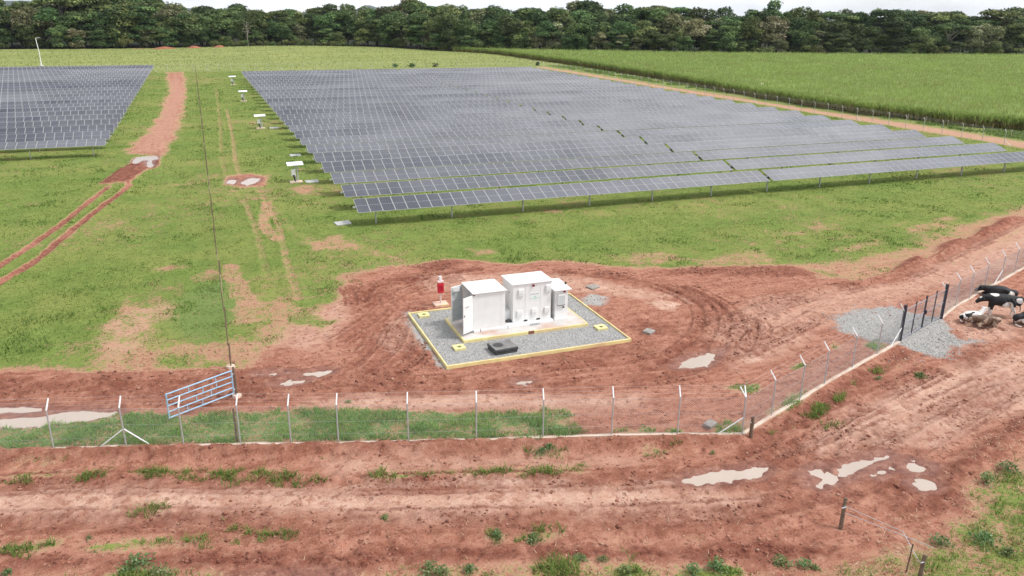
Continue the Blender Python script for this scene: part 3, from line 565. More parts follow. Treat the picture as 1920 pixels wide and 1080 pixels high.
def fields(X, Y):
    """soil / grass cover at any ground position"""
    g = .74 + .50 * (fbm(X / 11., Y / 11., 3, 101) - .5) + .22 * (fbm(X / 2.6, Y / 2.6, 3, 102) - .5); lush = np.zeros(X.shape); dark = np.zeros(X.shape); pale = np.zeros(X.shape); gravel = np.zeros(X.shape)
    P = lambda arr, v, poly, s, wob=0., mode='lerp': paint(arr, v, poly, s, X, Y, wob, mode)
    P(g, .62, PATCHY, 2.0, 1.0)
    for b in BARE[:6] + BARE[7:]: P(g, .40, b, .8, .8)
    P(g, .42, BARE[6], .8, .7)
    for b in STRAWY: P(g, .46, b, .8, .6)
    P(g, .0, YARD, 1.0, 1.0); P(g, .33, [(37.39,42.13),(40.2,37.68),(48.43,38.24),(59.88,42.23),(71.34,46.93),(70.61,50.49),(56.44,46.21),(48.05,42.57),(42.43,41.96)], 1.5, 1.2)
    P(g, .03, outside, .4)
    for b in GREEN_OUT: P(g, .52, b, .40, .35)
    P(g, .54, BIG_GREEN, 1.1, .7); P(g, .40, MIXED_BOTTOM, .7, .7)
    for b in GREEN_OUT[11:15]: P(g, .58, b, .4, .4)
    for b in LUSH: P(g, .54, b, .3, .25); P(lush, 1.0, b, .3, .25)
    P(g, .72, [(-3.4,45.11),(-1.4,52.21),(0.92,53.14),(0.89,45.32),(0.08,41.44),(-2.55,42.77)], .8, .8); P(g, .6, [(-9.02,41.19),(-8.29,44.46),(-6.39,43.02),(-6.35,40.1)], .8, .8); P(g, .58, [(-2.98,38.87),(-3.26,40.32),(-1.26,39.87),(-0.19,37.99)], .5, .5); P(g, .56, [(3.32,43.56),(5.13,43.8),(6.14,42.54),(4.72,40.95)], .5, .5)
    P(lush, .55, [(-3.42,45.97),(-1.08,52.1),(0.89,52.55),(0.5,44.57),(-0.71,41.72),(-2.56,43.57)], 1.2, .8)
    for v, s, b in DARKS: P(dark, v, b, s, .3, 'max'); P(g, .02, b, s, .2)
    for v, s, b in PALES: P(pale, v, b, s, .5, 'max')
    P(g, .06, ROAD_UP, 1.3, 1.0); P(g, .27, ROAD_RIGHT, 1.0, .9); P(pale, .6, ROAD_RIGHT, .5, .3, 'max')
    for b in GRAVELS: P(gravel, 1.0, b, .9, .5); P(g, 0., b, .4)
    P(g, .0, [(1.58,83.72),(2.08,88.21),(4.26,88.72),(5.72,86.39),(5.04,82.01),(2.82,82.21)], .6, .3)
    P(g, .36, [(7.62,80.06),(9.19,81.44),(9.5,77.84),(8.52,76.16),(7.54,77.49)], .6, .5)
    for line, w, dep, dk, gl in RUTS:
        pts = smooth_line(line, 5); p = np.array(pts)
        sel = (X > p[:, 0].min() - 3) & (X < p[:, 0].max() + 3) & (Y > p[:, 1].min() - 3) & (Y < p[:, 1].max() + 3)
        if not sel.any(): continue
        d = seg_dist(X[sel], Y[sel], pts, False)
        d = d + (fbm(X[sel] / .8, Y[sel] / .8, 2, 3) - .5) * w * .5
        k = 1 - sstep(w * .45, w * .95, d)
        brk = sstep(.3, .55, fbm(X[sel] / 2.5, Y[sel] / 2.5, 2, 9))
        dark[sel] = np.maximum(dark[sel], min(1., dk * 1.5) * k * (.3 + .7 * brk))
        g[sel] = np.minimum(g[sel], g[sel] * (1 - k) + gl * k)
    return g, lush, dark, pale, gravel

g, lush, dark, pale, gravel = fields(GX, GY)
# relief
H = np.zeros(GX.shape)
near = (GX > -60) & (GX < 140) & (GY > 0) & (GY < 150)
x, y = GX[near], GY[near]
soil_k = 1 - np.clip(g[near] * 1.3, 0, 1)
h = (fbm(x / 3.2, y / 3.2, 3, 21) - .5) * .09 + (fbm(x / .55, y / .55, 3, 31) - .5) * (.035 + .045 * soil_k) + (fbm(x / .25, y / .25, 2, 41) - .5) * .055 * soil_k
h += dark[near] * (fbm(x / .5, y / .5, 3, 51) - .35) * .20
# hoof and footmarks on the trampled side of the fence
outk = sstep(0, .8, poly_sd(x, y, outside))
hoof = sstep(.58, .75, vnoise(x / .38, y / .38, 61)) * sstep(.45, .7, fbm(x / 4, y / 4, 2, 71))
h -= (outk * .08 + .03) * hoof * soil_k
h -= outk * .16
H[near] = h
def relief(pts, val, soft, wob=.2): paint(H, val, pts, soft, wob=wob, mode='add')
relief(DARKS[0][2], .30, .5); relief(DARKS[1][2], .30, .5); relief(DARKS[2][2], .30, .5); relief(DARKS[3][2], .3, .5)
relief(DARKS[15][2], .42, .5); relief(DARKS[10][2], .30, .8); relief(DARKS[7][2], -.12, .5)
relief(BIG_GREEN, .15, 1.2)
for line, w, dep, dk, gl in RUTS:
    if dep <= 0: continue
    pts = smooth_line(line, 5); p = np.array(pts)
    sel = (GX > p[:, 0].min() - 2) & (GX < p[:, 0].max() + 2) & (GY > p[:, 1].min() - 2) & (GY < p[:, 1].max() + 2)
    if not sel.any(): continue
    d = seg_dist(GX[sel], GY[sel], pts, False)
    H[sel] += 1.2 * (-dep * np.exp(-(d / (w * .45)) ** 2) + dep * .85 * np.exp(-((d - w * .95) / (w * .4)) ** 2)) * (.5 + fbm(GX[sel] / 1.3, GY[sel] / 1.3, 2, 13))
# puddle hollows
wet = np.zeros(GX.shape)
for k, pts in PUDDLES.items():
    p = np.array(pts); mg = 1.2
    sel = (GX > p[:, 0].min() - mg) & (GX < p[:, 0].max() + mg) & (GY > p[:, 1].min() - mg) & (GY < p[:, 1].max() + mg)
    x, y = GX[sel], GY[sel]; sd = poly_sd(x, y, pts)
    base = -.16 if k >= 9 and k not in (16, 17, 18, 19, 20, 22) else 0.0
    rough = (fbm(x / .30, y / .30, 3, 81) - .5) * .13 + (fbm(x / 1.1, y / 1.1, 2, 91) - .5) * .05
    prof = base - .016 - sd * .24 + rough
    prof = np.clip(prof, base - .14, base + .05)
    w = sstep(-.75, -.15, sd)
    H[sel] = H[sel] * (1 - w) + prof * w
    wet[sel] = np.maximum(wet[sel], sstep(-.6, -.05, sd) * .75)
    g[sel] *= 1 - sstep(-.3, .05, sd)
    dark[sel] = np.maximum(dark[sel], .75 * sstep(-.9, -.2, sd))
# flat under the gravel bed
sdp = np.minimum(np.minimum(GX - PAD[0], PAD[2] - GX), np.minimum(GY - PAD[1], PAD[3] - GY))
w = sstep(-.5, .05, sdp); H = H * (1 - w) + (-.06) * w
# far meadow swell and forest floor
meadow = sstep(247.5, 251, GY + (fbm(GX / 6, GY / 6, 2, 5) - .5) * 2) * (1 - sstep(0, 2, GX - 116))
verge = sstep(108.4, 109.2, GX) * sstep(60, 70, GY)
meadow = np.maximum(meadow, verge * .7)
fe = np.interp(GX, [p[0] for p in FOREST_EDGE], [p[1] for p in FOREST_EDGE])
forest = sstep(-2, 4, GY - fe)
H += 1.6 * np.exp(-((GX - 40) / 50) ** 2 - ((GY - 375) / 45) ** 2)
RC = [(-28.06,403.18),(-24.66,451.77),(-7.9,449.58),(-4.7,416.77),(-14.04,406.53),(-21.93,396.8)]
paint(g, 0., RC, 6, wob=4); paint(meadow, 0., RC, 6, wob=4); paint(dark, .5, RC, 6, wob=4, mode='max')
dip = np.zeros(GX.shape)
ny, nx = GX.shape
idx = np.arange(ny * nx).reshape(ny, nx)
faces = np.stack([idx[:-1, :-1], idx[:-1, 1:], idx[1:, 1:], idx[1:, :-1]], -1).reshape(-1, 4)
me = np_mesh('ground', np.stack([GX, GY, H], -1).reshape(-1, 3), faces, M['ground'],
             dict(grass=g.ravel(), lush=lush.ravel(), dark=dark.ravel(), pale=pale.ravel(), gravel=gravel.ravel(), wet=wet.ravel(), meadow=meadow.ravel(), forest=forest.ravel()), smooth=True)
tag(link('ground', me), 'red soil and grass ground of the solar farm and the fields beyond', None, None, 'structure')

def gz(x, y):
    """ground height by bilinear lookup"""
    x = np.atleast_1d(np.asarray(x, float)); y = np.atleast_1d(np.asarray(y, float))
    i = np.clip(np.searchsorted(XS, x) - 1, 0, nx - 2); j = np.clip(np.searchsorted(YS, y) - 1, 0, ny - 2)
    tx = (x - XS[i]) / (XS[i + 1] - XS[i]); ty = (y - YS[j]) / (YS[j + 1] - YS[j])
    return (H[j, i] * (1 - tx) + H[j, i + 1] * tx) * (1 - ty) + (H[j + 1, i] * (1 - tx) + H[j + 1, i + 1] * tx) * ty
def glook(arr, x, y):
    i = np.clip(np.searchsorted(XS, x) - 1, 0, nx - 2); j = np.clip(np.searchsorted(YS, y) - 1, 0, ny - 2)
    return arr[j, i]
def gz1(x, y): return float(gz(x, y)[0])

PNAMES = {0: 'long muddy puddle at the left end of the track inside the wire fence', 1: 'thin strip of muddy water above the left puddle', 2: 'pale puddle in a wheel rut right of the blue gate',
          5: 'two-lobed pinkish puddle in the yard right of the gravel bed', 9: 'long cream puddle outside the fence below the corner post', 10: 'largest cream puddle with ragged edge on the cow track', 11: 'round cream puddle right of the largest puddle',
          12: 'small oval puddle below the round one', 13: 'pale puddle cut by the bottom edge of the picture', 19: 'bright white puddle at the head of the red earth heap on the left track', 22: 'white finger of water below the bright puddle on the left track', 17: 'small white puddle between the middle fence and the first inverter', 18: 'forked white puddle left of the first inverter', 21: 'thin film of water along the verge outside the fence'}
for k, pts in PUDDLES.items():
    p = np.array(pts); c = p.mean(0)
    q = [tuple(c + (a - c) * (1 + .35 / max(.3, np.hypot(*(a - c))))) for a in p]
    base = -.16 if k >= 9 and k not in (16, 17, 18, 19, 20, 22) else 0.0
    z = base - .028 - .0011 * (k % 7)
    mb = MB(); mb.add([(a, b, z) for a, b in q], [tuple(range(len(q)))])
    o = mb.obj('puddle', M['water'])
    tag(o, PNAMES.get(k, 'small sliver of muddy water in a rut of the red track'), None, 'puddles on the red tracks', 'structure')

# distant hills
def hill(name, label, pts, depth, col):
    m, n, l, b = newmat('wooded_hillside')
    b.inputs['Base Color'].default_value = (*col, 1); b.inputs['Roughness'].default_value = .95
    rows = 8; vs = []
    for j in range(rows + 1):
        t = j / rows; prof = math.sin(math.pi * t)
        for (x_, y_, z_) in pts:
            d = Vector((x_, y_, 0)).normalized()
            zz = z_ * prof * (.9 + .2 * float(vnoise(np.array([x_ / 90.]), np.array([t * 7.]), 3)[0])) - 30
            vs.append((x_ + d.x * depth * (t - .5), y_ + d.y * depth * (t - .5), zz))
    k = len(pts); fs = [(j * k + i, j * k + i + 1, (j + 1) * k + i + 1, (j + 1) * k + i) for j in range(rows) for i in range(k - 1)]
    o = MB().add(vs, fs).obj(name, m, smooth=True)
    return tag(o, label, None, None, 'structure')
def hill_pts(spec, Rr):
    """spec: (bearing degrees from +Y to +X, height)"""
    return [(Rr * math.sin(rad(b)), Rr * math.cos(rad(b)), hh) for b, hh in spec]
hill('hill', 'low blue wooded ridge far behind the forest on the left', hill_pts([(-30, 0), (-22, 80), (-16, 90), (-12, 84), (-9, 88), (-6, 78), (-3, 66), (0, 58), (2, 50), (6, 0)], 5200), 1500, (.035, .05, .03))
hill('hill', 'small blue peak above the tree tops left of the middle', hill_pts([(9.2, 0), (10.3, 55), (10.7, 74), (11.1, 90), (11.5, 90), (11.9, 78), (12.4, 62), (14, 0)], 6500), 1200, (.035, .05, .03))

hm = bpy.data.materials.new('pale_air'); hm.use_nodes = True
hn = hm.node_tree.nodes; hn.clear()
ho = hn.new('ShaderNodeOutputMaterial'); hv = hn.new('ShaderNodeVolumePrincipled')
hv.inputs['Color'].default_value = (.78, .86, .97, 1); hv.inputs['Density'].default_value = HAZE; hv.inputs['Anisotropy'].default_value = .2
hm.node_tree.links.new(hv.outputs[0], ho.inputs['Volume'])
if HAZE > 0: tag(MB().box(-9600, -900, -40, 9600, 9600, 130).obj('haze', hm), 'thin pale air between the camera and the hills', None, None, 'stuff')

# ------------------------------------------------------------------ gravel bed, slab, covers
def frame_kerb(name, x0, y0, x1, y1, w, z0, z1, mat, parent, broken=None):
    for (a, b, c, d) in ((x0, y0, x1, y0 + w), (x0, y1 - w, x1, y1), (x0, y0 + w + .003, x0 + w, y1 - w - .003), (x1 - w, y0 + w + .003, x1, y1 - w - .003)):
        o = MB().box(a, b, z0, c, d, z1).obj(name, mat, parent, bevel=.012)
bed = thing('gravel_bed', 'rectangular grey gravel bed edged by a yellow kerb under the white cabinets', 'gravel bed')
frame_kerb('kerb', PAD[0], PAD[1], PAD[2], PAD[3], .085, -.15, .13, M['yellow'], bed)
x0, y0, x1, y1 = PAD[0] + .085, PAD[1] + .085, PAD[2] - .085, PAD[3] - .085
def lumps(n, X, Y, Z, S, flat=.6):
    """n small irregular stones, 8 triangles each"""
    base = np.array([(1, 0, 0), (0, 1, 0), (-1, 0, 0), (0, -1, 0), (0, 0, 1), (0, 0, -1)], float)
    fs = np.array([(0, 1, 4), (1, 2, 4), (2, 3, 4), (3, 0, 4), (1, 0, 5), (2, 1, 5), (3, 2, 5), (0, 3, 5)])
    ang = R.uniform(0, 6.28, n); v = np.repeat(base[None], n, 0) * R.uniform(.6, 1.25, (n, 6, 1))
    c, s = np.cos(ang)[:, None], np.sin(ang)[:, None]
    vx = v[:, :, 0] * c - v[:, :, 1] * s; vy = v[:, :, 0] * s + v[:, :, 1] * c
    out = np.stack([vx * S[:, None] + X[:, None], vy * S[:, None] + Y[:, None], v[:, :, 2] * S[:, None] * flat + Z[:, None]], -1)
    F = (fs[None] + (np.arange(n) * 6)[:, None, None]).reshape(-1, 3)
    return out.reshape(-1, 3), F, np.repeat(R.uniform(0, 1, n), 6)
n = 11000
X, Y = R.uniform(x0, x1, n), R.uniform(y0, y1, n)
V, F, T = lumps(n, X, Y, np.full(n, .055), R.uniform(.016, .042, n))
# sheet under the stones
sheet = MB().box(x0, y0, -.1, x1, y1, .05)
mg_, nn, ll, bb = newmat('grey_gravel_bed')
tc = nn.new('ShaderNodeTexCoord'); vo = nn.new('ShaderNodeTexVoronoi'); vo.inputs['Scale'].default_value = 18
ll.new(tc.outputs['Object'], vo.inputs['Vector'])
mx = nn.new('ShaderNodeMix'); mx.data_type = 'RGBA'; mx.inputs[6].default_value = (.28, .275, .265, 1); mx.inputs[7].default_value = (.50, .49, .475, 1)
ll.new(vo.outputs['Color'], mx.inputs[0]); ll.new(mx.outputs[2], bb.inputs['Base Color']); bb.inputs['Roughness'].default_value = .95
bp = nn.new('ShaderNodeBump'); bp.inputs['Distance'].default_value = .05; ll.new(vo.outputs['Distance'], bp.inputs['Height']); ll.new(bp.outputs[0], bb.inputs['Normal'])
sheet.obj('gravel_layer', mg_, bed)
tag(link('gravel_stones', np_mesh('gravel_stones', V, F, M['gravel'], dict(tone=T)), bed), kind='stuff')

SL = (11.58, 36.85, 18.85, 40.3)
slab = thing('concrete_slab', 'soil stained concrete slab with yellow rim carrying the white cabinets', 'slab')
MB().box(SL[0] + .1, SL[1] + .1, .0, SL[2] - .1, SL[3] - .1, .205).obj('slab_top', M['slab'], slab)
frame_kerb('rim', SL[0], SL[1], SL[2], SL[3], .1, .0, .22, M['yellow'], slab)
MB().box(15.25, SL[1] - .004, .06, 15.6, SL[1] + .05, .223).obj('rust_notch', simple('rusty_break', (.22, .09, .05), .9), slab)

def handhole(x, y, lab, s=.42):
    t = thing('handhole', lab, 'handhole', (x, y, .05), 0, 'yellow handholes in the gravel bed')
    mb = MB(); r = .13; nseg = 16; top = .12
    # square frame with a round opening
    ring = [(r * math.cos(2 * math.pi * i / nseg), r * math.sin(2 * math.pi * i / nseg)) for i in range(nseg)]
    sq = []
    for cx, cy in ring:
        k = s / max(abs(cx), abs(cy)) * 1.0; sq.append((cx * k, cy * k))
    vs = [(a, b, top) for a, b in sq] + [(a, b, top) for a, b in ring] + [(a, b, -.05) for a, b in sq] + [(a, b, .03) for a, b in ring]
    fs = []
    for i in range(nseg):
        j = (i + 1) % nseg
        fs += [(i, j, nseg + j, nseg + i), (2 * nseg + i, 2 * nseg + j, j, i), (nseg + i, nseg + j, 3 * nseg + j, 3 * nseg + i)]
    mb.add(vs, fs).obj('frame', M['yellow_lid'], t)
    MB().tube((0, 0, .0), (0, 0, .06), r * 1.02, n=12).obj('sump', M['black_lid'], t)
for p_, lab in (((10.65, 41.45), 'yellow handhole in the back left corner of the gravel bed'), ((11.15, 36.3), 'yellow handhole by the front left corner of the concrete slab'), ((19.35, 36.3), 'yellow handhole in the right part of the gravel bed')):
    handhole(*p_, lab, .30)
t = thing('cable_chamber', 'black cable chamber with a grey lid on the gravel in front of the cabinets', 'chamber', (13.2, 35.33, .05), rad(4))
MB().box(-.62, -.5, 0, .62, .5, .13).obj('lower_ring', M['black_lid'], t, bevel=.02)
MB().box(-.65, -.53, .15, .65, .53, .30).obj('upper_ring', M['black_lid'], t, bevel=.02)
MB().box(-.63, -.51, .303, .63, .51, .325).obj('lid', M['black_lid_top'], t, bevel=.008)
MB().tube((-.25, .02, .325), (-.25, .02, .337), .27, n=16).obj('round_cover', M['black_lid'], t)

# ------------------------------------------------------------------ electrical cabinets
skid = thing('cabinet_skid', 'white steel base channel under the two left cabinets', 'base frame', (0, 0, .206))
for a, b in ((12.42, 12.78), (12.82, 14.36), (14.4, 17.1)):
    MB().box(a, 37.66, 0, b, 37.80, .15).obj('channel', M['white_metal'], skid, bevel=.01)
MB().box(14.4, 37.803, .13, 17.1, 38.3, .151).obj('deck_plate', M['white_metal'], skid)
MB().box(12.42, 39.35, 0, 17.1, 39.5, .15).obj('channel', M['white_metal'], skid, bevel=.01)
for xx in (12.42, 14.3, 17.0): MB().box(xx, 37.804, 0, xx + .1, 39.346, .128).obj('cross_member', M['white_metal'], skid)

def bev_box(name, mat, parent, x0, y0, z0, x1, y1, z1, bev=.012, M_=None):
    return MB().box(x0, y0, z0, x1, y1, z1, M_).obj(name, mat, parent, bevel=bev)
# left cabinet: left side open, two doors swung out
c1 = thing('switchgear_cabinet', 'left white steel cabinet with two doors swung open on its left side', 'cabinet', (12.4, 37.7, .36))
W1, D1, H1 = 1.82, 1.8, 2.06
b1 = MB()
b1.box(0, 0, 0, W1, .03, H1).box(0, D1 - .03, 0, W1, D1, H1).box(W1 - .03, .032, 0, W1, D1 - .032, H1).box(0, .032, 0, W1 - .032, D1 - .032, .04)
b1.obj('body', M['white_metal'], c1)
bev_box('roof', M['white_roof'], c1, -.06, -.1, H1 + .002, W1 + .06, D1 + .1, H1 + .07, .015)
bev_box('roof_hatch', M['white_roof'], c1, .62, .35, H1 + .072, 1.15, .8, H1 + .10, .01)
bev_box('roof_hatch', M['white_roof'], c1, .7, 1.05, H1 + .072, 1.2, 1.35, H1 + .095, .01)
for k in range(3):
    bev_box('switch_panel', M['door_inner'], c1, .35, .12 + k * .55, .15, W1 - .1, .62 + k * .55, 1.9, .01)
bev_box('hinge', M['dark_gap'], c1, -.02, -.012, H1 - .10, .10, -.002, H1 - .045, .003)
bev_box('seam', M['door_inner'], c1, W1 * .86, -.004, .1, W1 * .86 + .008, -.001, H1 - .1, 0)
def door(name, hx, hy, dx, dy, z0, z1, outer_front=True):
    d = Vector((dx, dy, 0)); L = d.length; a = math.atan2(dy, dx)
    dr = MB().box(0, -.02, z0, L, .02, z1).obj(name, M['white_metal'], c1, (hx, hy, 0), (0, 0, a), bevel=.008)
    for k in range(4):
        zz = z0 + (z1 - z0) * (k + .6) / 4.3
        MB().box(.06, -.055 if not outer_front else .022, zz, L - .06, -.022 if not outer_front else .055, zz + .06).obj('stiffener', M['door_inner'], dr)
    return dr
d1 = door('door', -.02, 0.0, -.66, -.36, 0.0, H1 - .06, False)
MB().box(.30, .022, 1.45, .58, .045, 1.50).obj('handle', M['galv'], d1, bevel=.004)
MB().box(.64, .022, .95, .70, .036, 1.05).obj('latch', M['dark_gap'], d1)
MB().box(-.66, 1.42, H1 - .25, -.30, 1.46, H1 - .02).obj('door_stay', M['white_metal'], c1)
d2 = door('door', -.02, D1, -.74, -.28, 0.0, H1 - .02, True)
MB().box(.02, .0203, .05, .72, .0215, H1 - .06).obj('door_lining', M['door_inner'], d2)
MB().box(-.30, .55, 0, -.08, .9, .32).tube((-.2, .7, .3), (-.05, .8, .75), .06, n=8).obj('cable_bundle', M['rubber'], c1)
# middle cabinet
c2 = thing('transformer_cabinet', 'tall middle white cabinet with five small vent hoods and pale green print', 'cabinet', (14.78, 38.0, .36))
W2, D2, H2 = 2.28, 1.62, 2.18
bev_box('body', M['white_metal'], c2, 0, 0, 0, W2, D2, H2, .02)
bev_box('roof', M['white_roof'], c2, -.08, -.07, H2 + .002, W2 + .08, D2 + .06, H2 + .075, .015)
for hx, hz in ((.30, 1.50), (.22, .28), (1.10, .30), (1.86, .30), (1.92, 1.58)):
    v = bev_box('vent_hood', M['white_metal'], c2, hx, -.09, hz, hx + .32, -.002, hz + .42, .025)
    for q in range(3): MB().box(hx + .04, -.096, hz + .06 + q * .06, hx + .28, -.091, hz + .08 + q * .06).obj('louvre', M['door_inner'], v)
MB().box(.72, -.006, .1, .735, -.001, H2 - .15).obj('panel_seam', M['door_inner'], c2)
MB().box(1.62, -.006, .1, 1.635, -.001, H2 - .15).obj('panel_seam', M['door_inner'], c2)
pl = MB().box(.98, -.008, 1.12, 1.60, -.001, 1.62).obj('name_plate', simple('plate_white', (.78, .80, .79), .5, var=.02), c2)
for q in range(9): MB().box(1.03 + q * .058, -.011, 1.52, 1.03 + q * .058 + .042, -.009, 1.575).obj('print_mark', M['grey_mark'], pl)
mb = MB()
mb.add([(1.22, -.0105, 1.40), (1.40, -.0105, 1.40), (1.385, -.0105, 1.36), (1.235, -.0105, 1.36)], [(3, 2, 1, 0)])
mb.add([(1.285, -.0105, 1.358), (1.335, -.0105, 1.358), (1.325, -.0105, 1.20), (1.295, -.0105, 1.20)], [(3, 2, 1, 0)])
mb.add([(1.18, -.0105, 1.30), (1.27, -.0105, 1.35), (1.28, -.0105, 1.31), (1.2, -.0105, 1.26)], [(3, 2, 1, 0)])
mb.add([(1.44, -.0105, 1.30), (1.35, -.0105, 1.35), (1.34, -.0105, 1.31), (1.42, -.0105, 1.26)], [(0, 1, 2, 3)])
mb.obj('logo', M['green_mark'], pl)
for q in range(3): MB().box(1.02 + q * .05, -.011, 1.28, 1.02 + q * .05 + .034, -.009, 1.33).obj('print_mark', M['green_mark'], pl)
for q in range(3): MB().box(1.47 + q * .045, -.011, 1.28, 1.47 + q * .045 + .03, -.009, 1.33).obj('print_mark', M['green_mark'], pl)
kb = MB().tube((1.18, -.11, H2 - .12), (1.18, -.002, H2 - .12), .06, n=10).obj('stop_knob', M['lamp_red'], c2)
MB().tube((1.18, -.16, H2 - .12), (1.18, -.112, H2 - .12), .035, n=10).obj('knob_cap', M['rubber'], kb)
MB().tube((1.62, -.03, H2 + .10), (1.9, -.05, H2 + .16), .018, n=6).tube((1.9, -.05, H2 + .16), (2.2, -.03, H2 + .11), .018, n=6).tube((2.2, -.03, H2 + .11), (2.32, -.03, H2 - .1), .018, n=6).obj('cable_loop', M['galv'], c2)
for hx in (.66, 1.42): MB().box(hx, -.02, .0, hx + .2, -.002, .09).obj('lifting_slot', M['rubber'], c2)
for q, (ww, cc) in enumerate(((.05, 0), (.09, .09), (.05, .22), (.14, .3), (.06, .5))): MB().box(.9 + cc, -.372, -.11, .9 + cc + ww, -.345, -.04).obj('base_print', M['grey_mark'], c2)
MB().box(-.32, .35, .02, -.005, 1.3, .62).obj('bushing_box', M['white_metal'], c2, bevel=.015)
MB().box(-.3, .1, .02, -.02, .345, .10).obj('cable_tray', M['dark_gap'], c2)
MB().box(-.006, .55, 1.55, -.001, .62, 1.66).obj('side_lock', M['dark_gap'], c2)
# right cabinet
c3 = thing('meter_cabinet', 'narrow right white cabinet with sloping roof and grey meter box', 'cabinet', (17.28, 37.95, .206))
W3, D3, H3 = .78, 1.5, 1.80
bev_box('body', M['white_metal'], c3, 0, 0, .12, W3, D3, H3, .015)
bev_box('foot', M['white_metal'], c3, -.03, -.06, 0, W3 + .03, D3 + .03, .118, .01)
MB().add([(-.12, -.2, H3 - .02), (W3 + .14, -.2, H3 - .02), (W3 + .14, D3 + .1, H3 + .06), (-.12, D3 + .1, H3 + .06), (-.12, -.2, H3 + .035), (W3 + .14, -.2, H3 + .035), (W3 + .14, D3 + .1, H3 + .11), (-.12, D3 + .1, H3 + .11)],
         [(3, 2, 1, 0), (4, 5, 6, 7), (0, 1, 5, 4), (1, 2, 6, 5), (2, 3, 7, 6), (3, 0, 4, 7)]).obj('roof', M['white_roof'], c3, bevel=.01)
mbx = bev_box('meter_box', M['white_metal'], c3, .14, -.14, .92, .60, -.002, 1.52, .015)
MB().box(.18, -.143, .96, .56, -.1402, 1.48).obj('meter_door', M['door_inner'], mbx)
MB().box(.16, -.13, .89, .58, -.01, .918).obj('painted_meter_shade', M['rubber'], mbx)  # solid black strip painting in the shade under the meter box
MB().tube((.55, -.08, 1.66), (.55, -.002, 1.66), .055, n=10).obj('stop_knob', M['lamp_red'], c3)
MB().tube((.52, -.06, .74), (.52, -.002, .74), .05, n=10).obj('cable_gland', M['dark_gap'], c3)
MB().box(W3 + .05, .5, H3 + .09, W3 + .13, .6, H3 + .2).obj('siren', M['rubber'], c3)

# extinguisher stand
t = thing('extinguisher_stand', 'red fire extinguisher box on a white post in a painted concrete foot', 'extinguisher', (12.1, 43.0, 0))
MB().box(-.42, -.36, -.05, .42, .36, .14).obj('foot', simple('pinkish_painted_foot', (.72, .48, .38), .8, var=.15, scale=4, dirt=(.74, .60, .25), dirt_amt=.8), t, bevel=.02)
MB().tube((0, 0, .14), (0, 0, 1.75), .055, n=8).obj('post', simple('pinkish_white_post', (.72, .58, .54), .6), t)
MB().tube((0, 0, 1.58), (0, 0, 1.80), .09, n=8).obj('post_cap', M['white_metal'], t)
rb = MB().box(-.18, -.20, .82, .18, .03, 1.46).obj('red_box', M['red'], t, bevel=.03)
MB().box(-.18, -.21, 1.462, .18, .04, 1.56).obj('box_roof', simple('pale_pink_lid', (.78, .55, .52), .5), rb, bevel=.01)
MB().box(-.12, -.206, .95, .12, -.2015, 1.3).obj('box_window', simple('dark_red_window', (.42, .01, .03), .3), rb)

# loose slabs, lids, stones, posts
def lid(x, y, sx, sy, rz, lab, name='manhole_lid', h=.09, mat='grey_lid', z=None):
    o = MB().box(-sx / 2, -sy / 2, -.04, sx / 2, sy / 2, h).obj(name, M[mat], None, (x, y, gz1(x, y) if z is None else z), (rad(2), rad(-2), rz), bevel=.02)
    return tag(o, lab, 'slab', 'grey concrete slabs lying on the ground')
lid(9.9, 64.2, 1.25, 1.0, .1, 'grey concrete manhole lid in the grass just left of the first solar row')  # flat concrete manhole lids, modelled as thin slabs
lid(9.85, 82.3, 1.3, 1.1, .0, 'grey concrete manhole lid beside the nearest inverter stand')
lid(10.1, 99.0, 1.3, 1.1, .0, 'pale manhole lid in the grass between the first and second inverter stands')
lid(9.95, 124.2, 1.3, 1.1, .0, 'grey manhole lid beside the second inverter stand')
lid(21.6, 34.95, .55, .5, .5, 'flat grey stone slab in a muddy hollow right of the gravel bed', 'stone_slab', .12, 'stone')
lid(18.7, 24.9, .55, .38, .4, 'tilted grey slab lying in the grass at the fence corner', 'stone_slab', .16, 'stone', .03)
lid(22.1, 42.8, .7, .6, .3, 'broken grey concrete piece in the mud behind the gravel bed', 'stone_slab', .12, 'stone')

def wood_post(x, y, h, r, lean, lab, mat='wood', name='wooden_post', square=False):
    z = gz1(x, y)
    t = thing(name, lab, 'post', (x, y, z))
    mb = MB(); p = Vector((0, 0, -.2)); k = 4
    for i in range(k):
        q = Vector((lean[0] * (i + 1) / k + random.uniform(-.01, .01), lean[1] * (i + 1) / k, h * (i + 1) / k))
        mb.tube(p, q, r * (1 - .04 * i), r * (1 - .04 * (i + 1)), n=7); p = q
    mb.obj('shaft', M[mat], t)
    wire = MB().tube((-r * 1.1, 0, h * .75), (r * 1.1, 0, h * .75), r * .3, n=5).obj('wire_staple', M['galv'], t)
    return t
wood_post(19.84, 23.62, .95, .085, (.02, .02), 'square brown wooden post standing outside the fence corner')
wood_post(18.94, 17.46, 1.15, .075, (.12, .10), 'grey leaning wooden post in the muddy cow track')
wood_post(19.26, 14.44, .85, .075, (.10, .05), 'thick brown post stump at the bottom edge right of the thin stick')
wood_post(19.15, 14.85, 1.05, .028, (.06, .0), 'thin dark stick beside the thick post at the bottom edge', name='wooden_stick')
o = MB(); a = Vector((18.98, 17.5, .75)); b = Vector((19.3, 14.5, .5))
wr_ = [a, Vector((20.6, 16.4, .05)), Vector((20.0, 15.2, -.02)), b]
for i in range(3): o.tube(wr_[i], wr_[i + 1], .012, n=4)
wr_ = [a - Vector((0, 0, .25)), Vector((20.2, 16.8, .02)), Vector((20.9, 15.4, .03))]
for i in range(2): o.tube(wr_[i], wr_[i + 1], .012, n=4)
tag(o.obj('fallen_wire', M['galv']), 'slack fallen fence wire hanging off the grey leaning post', 'wire')

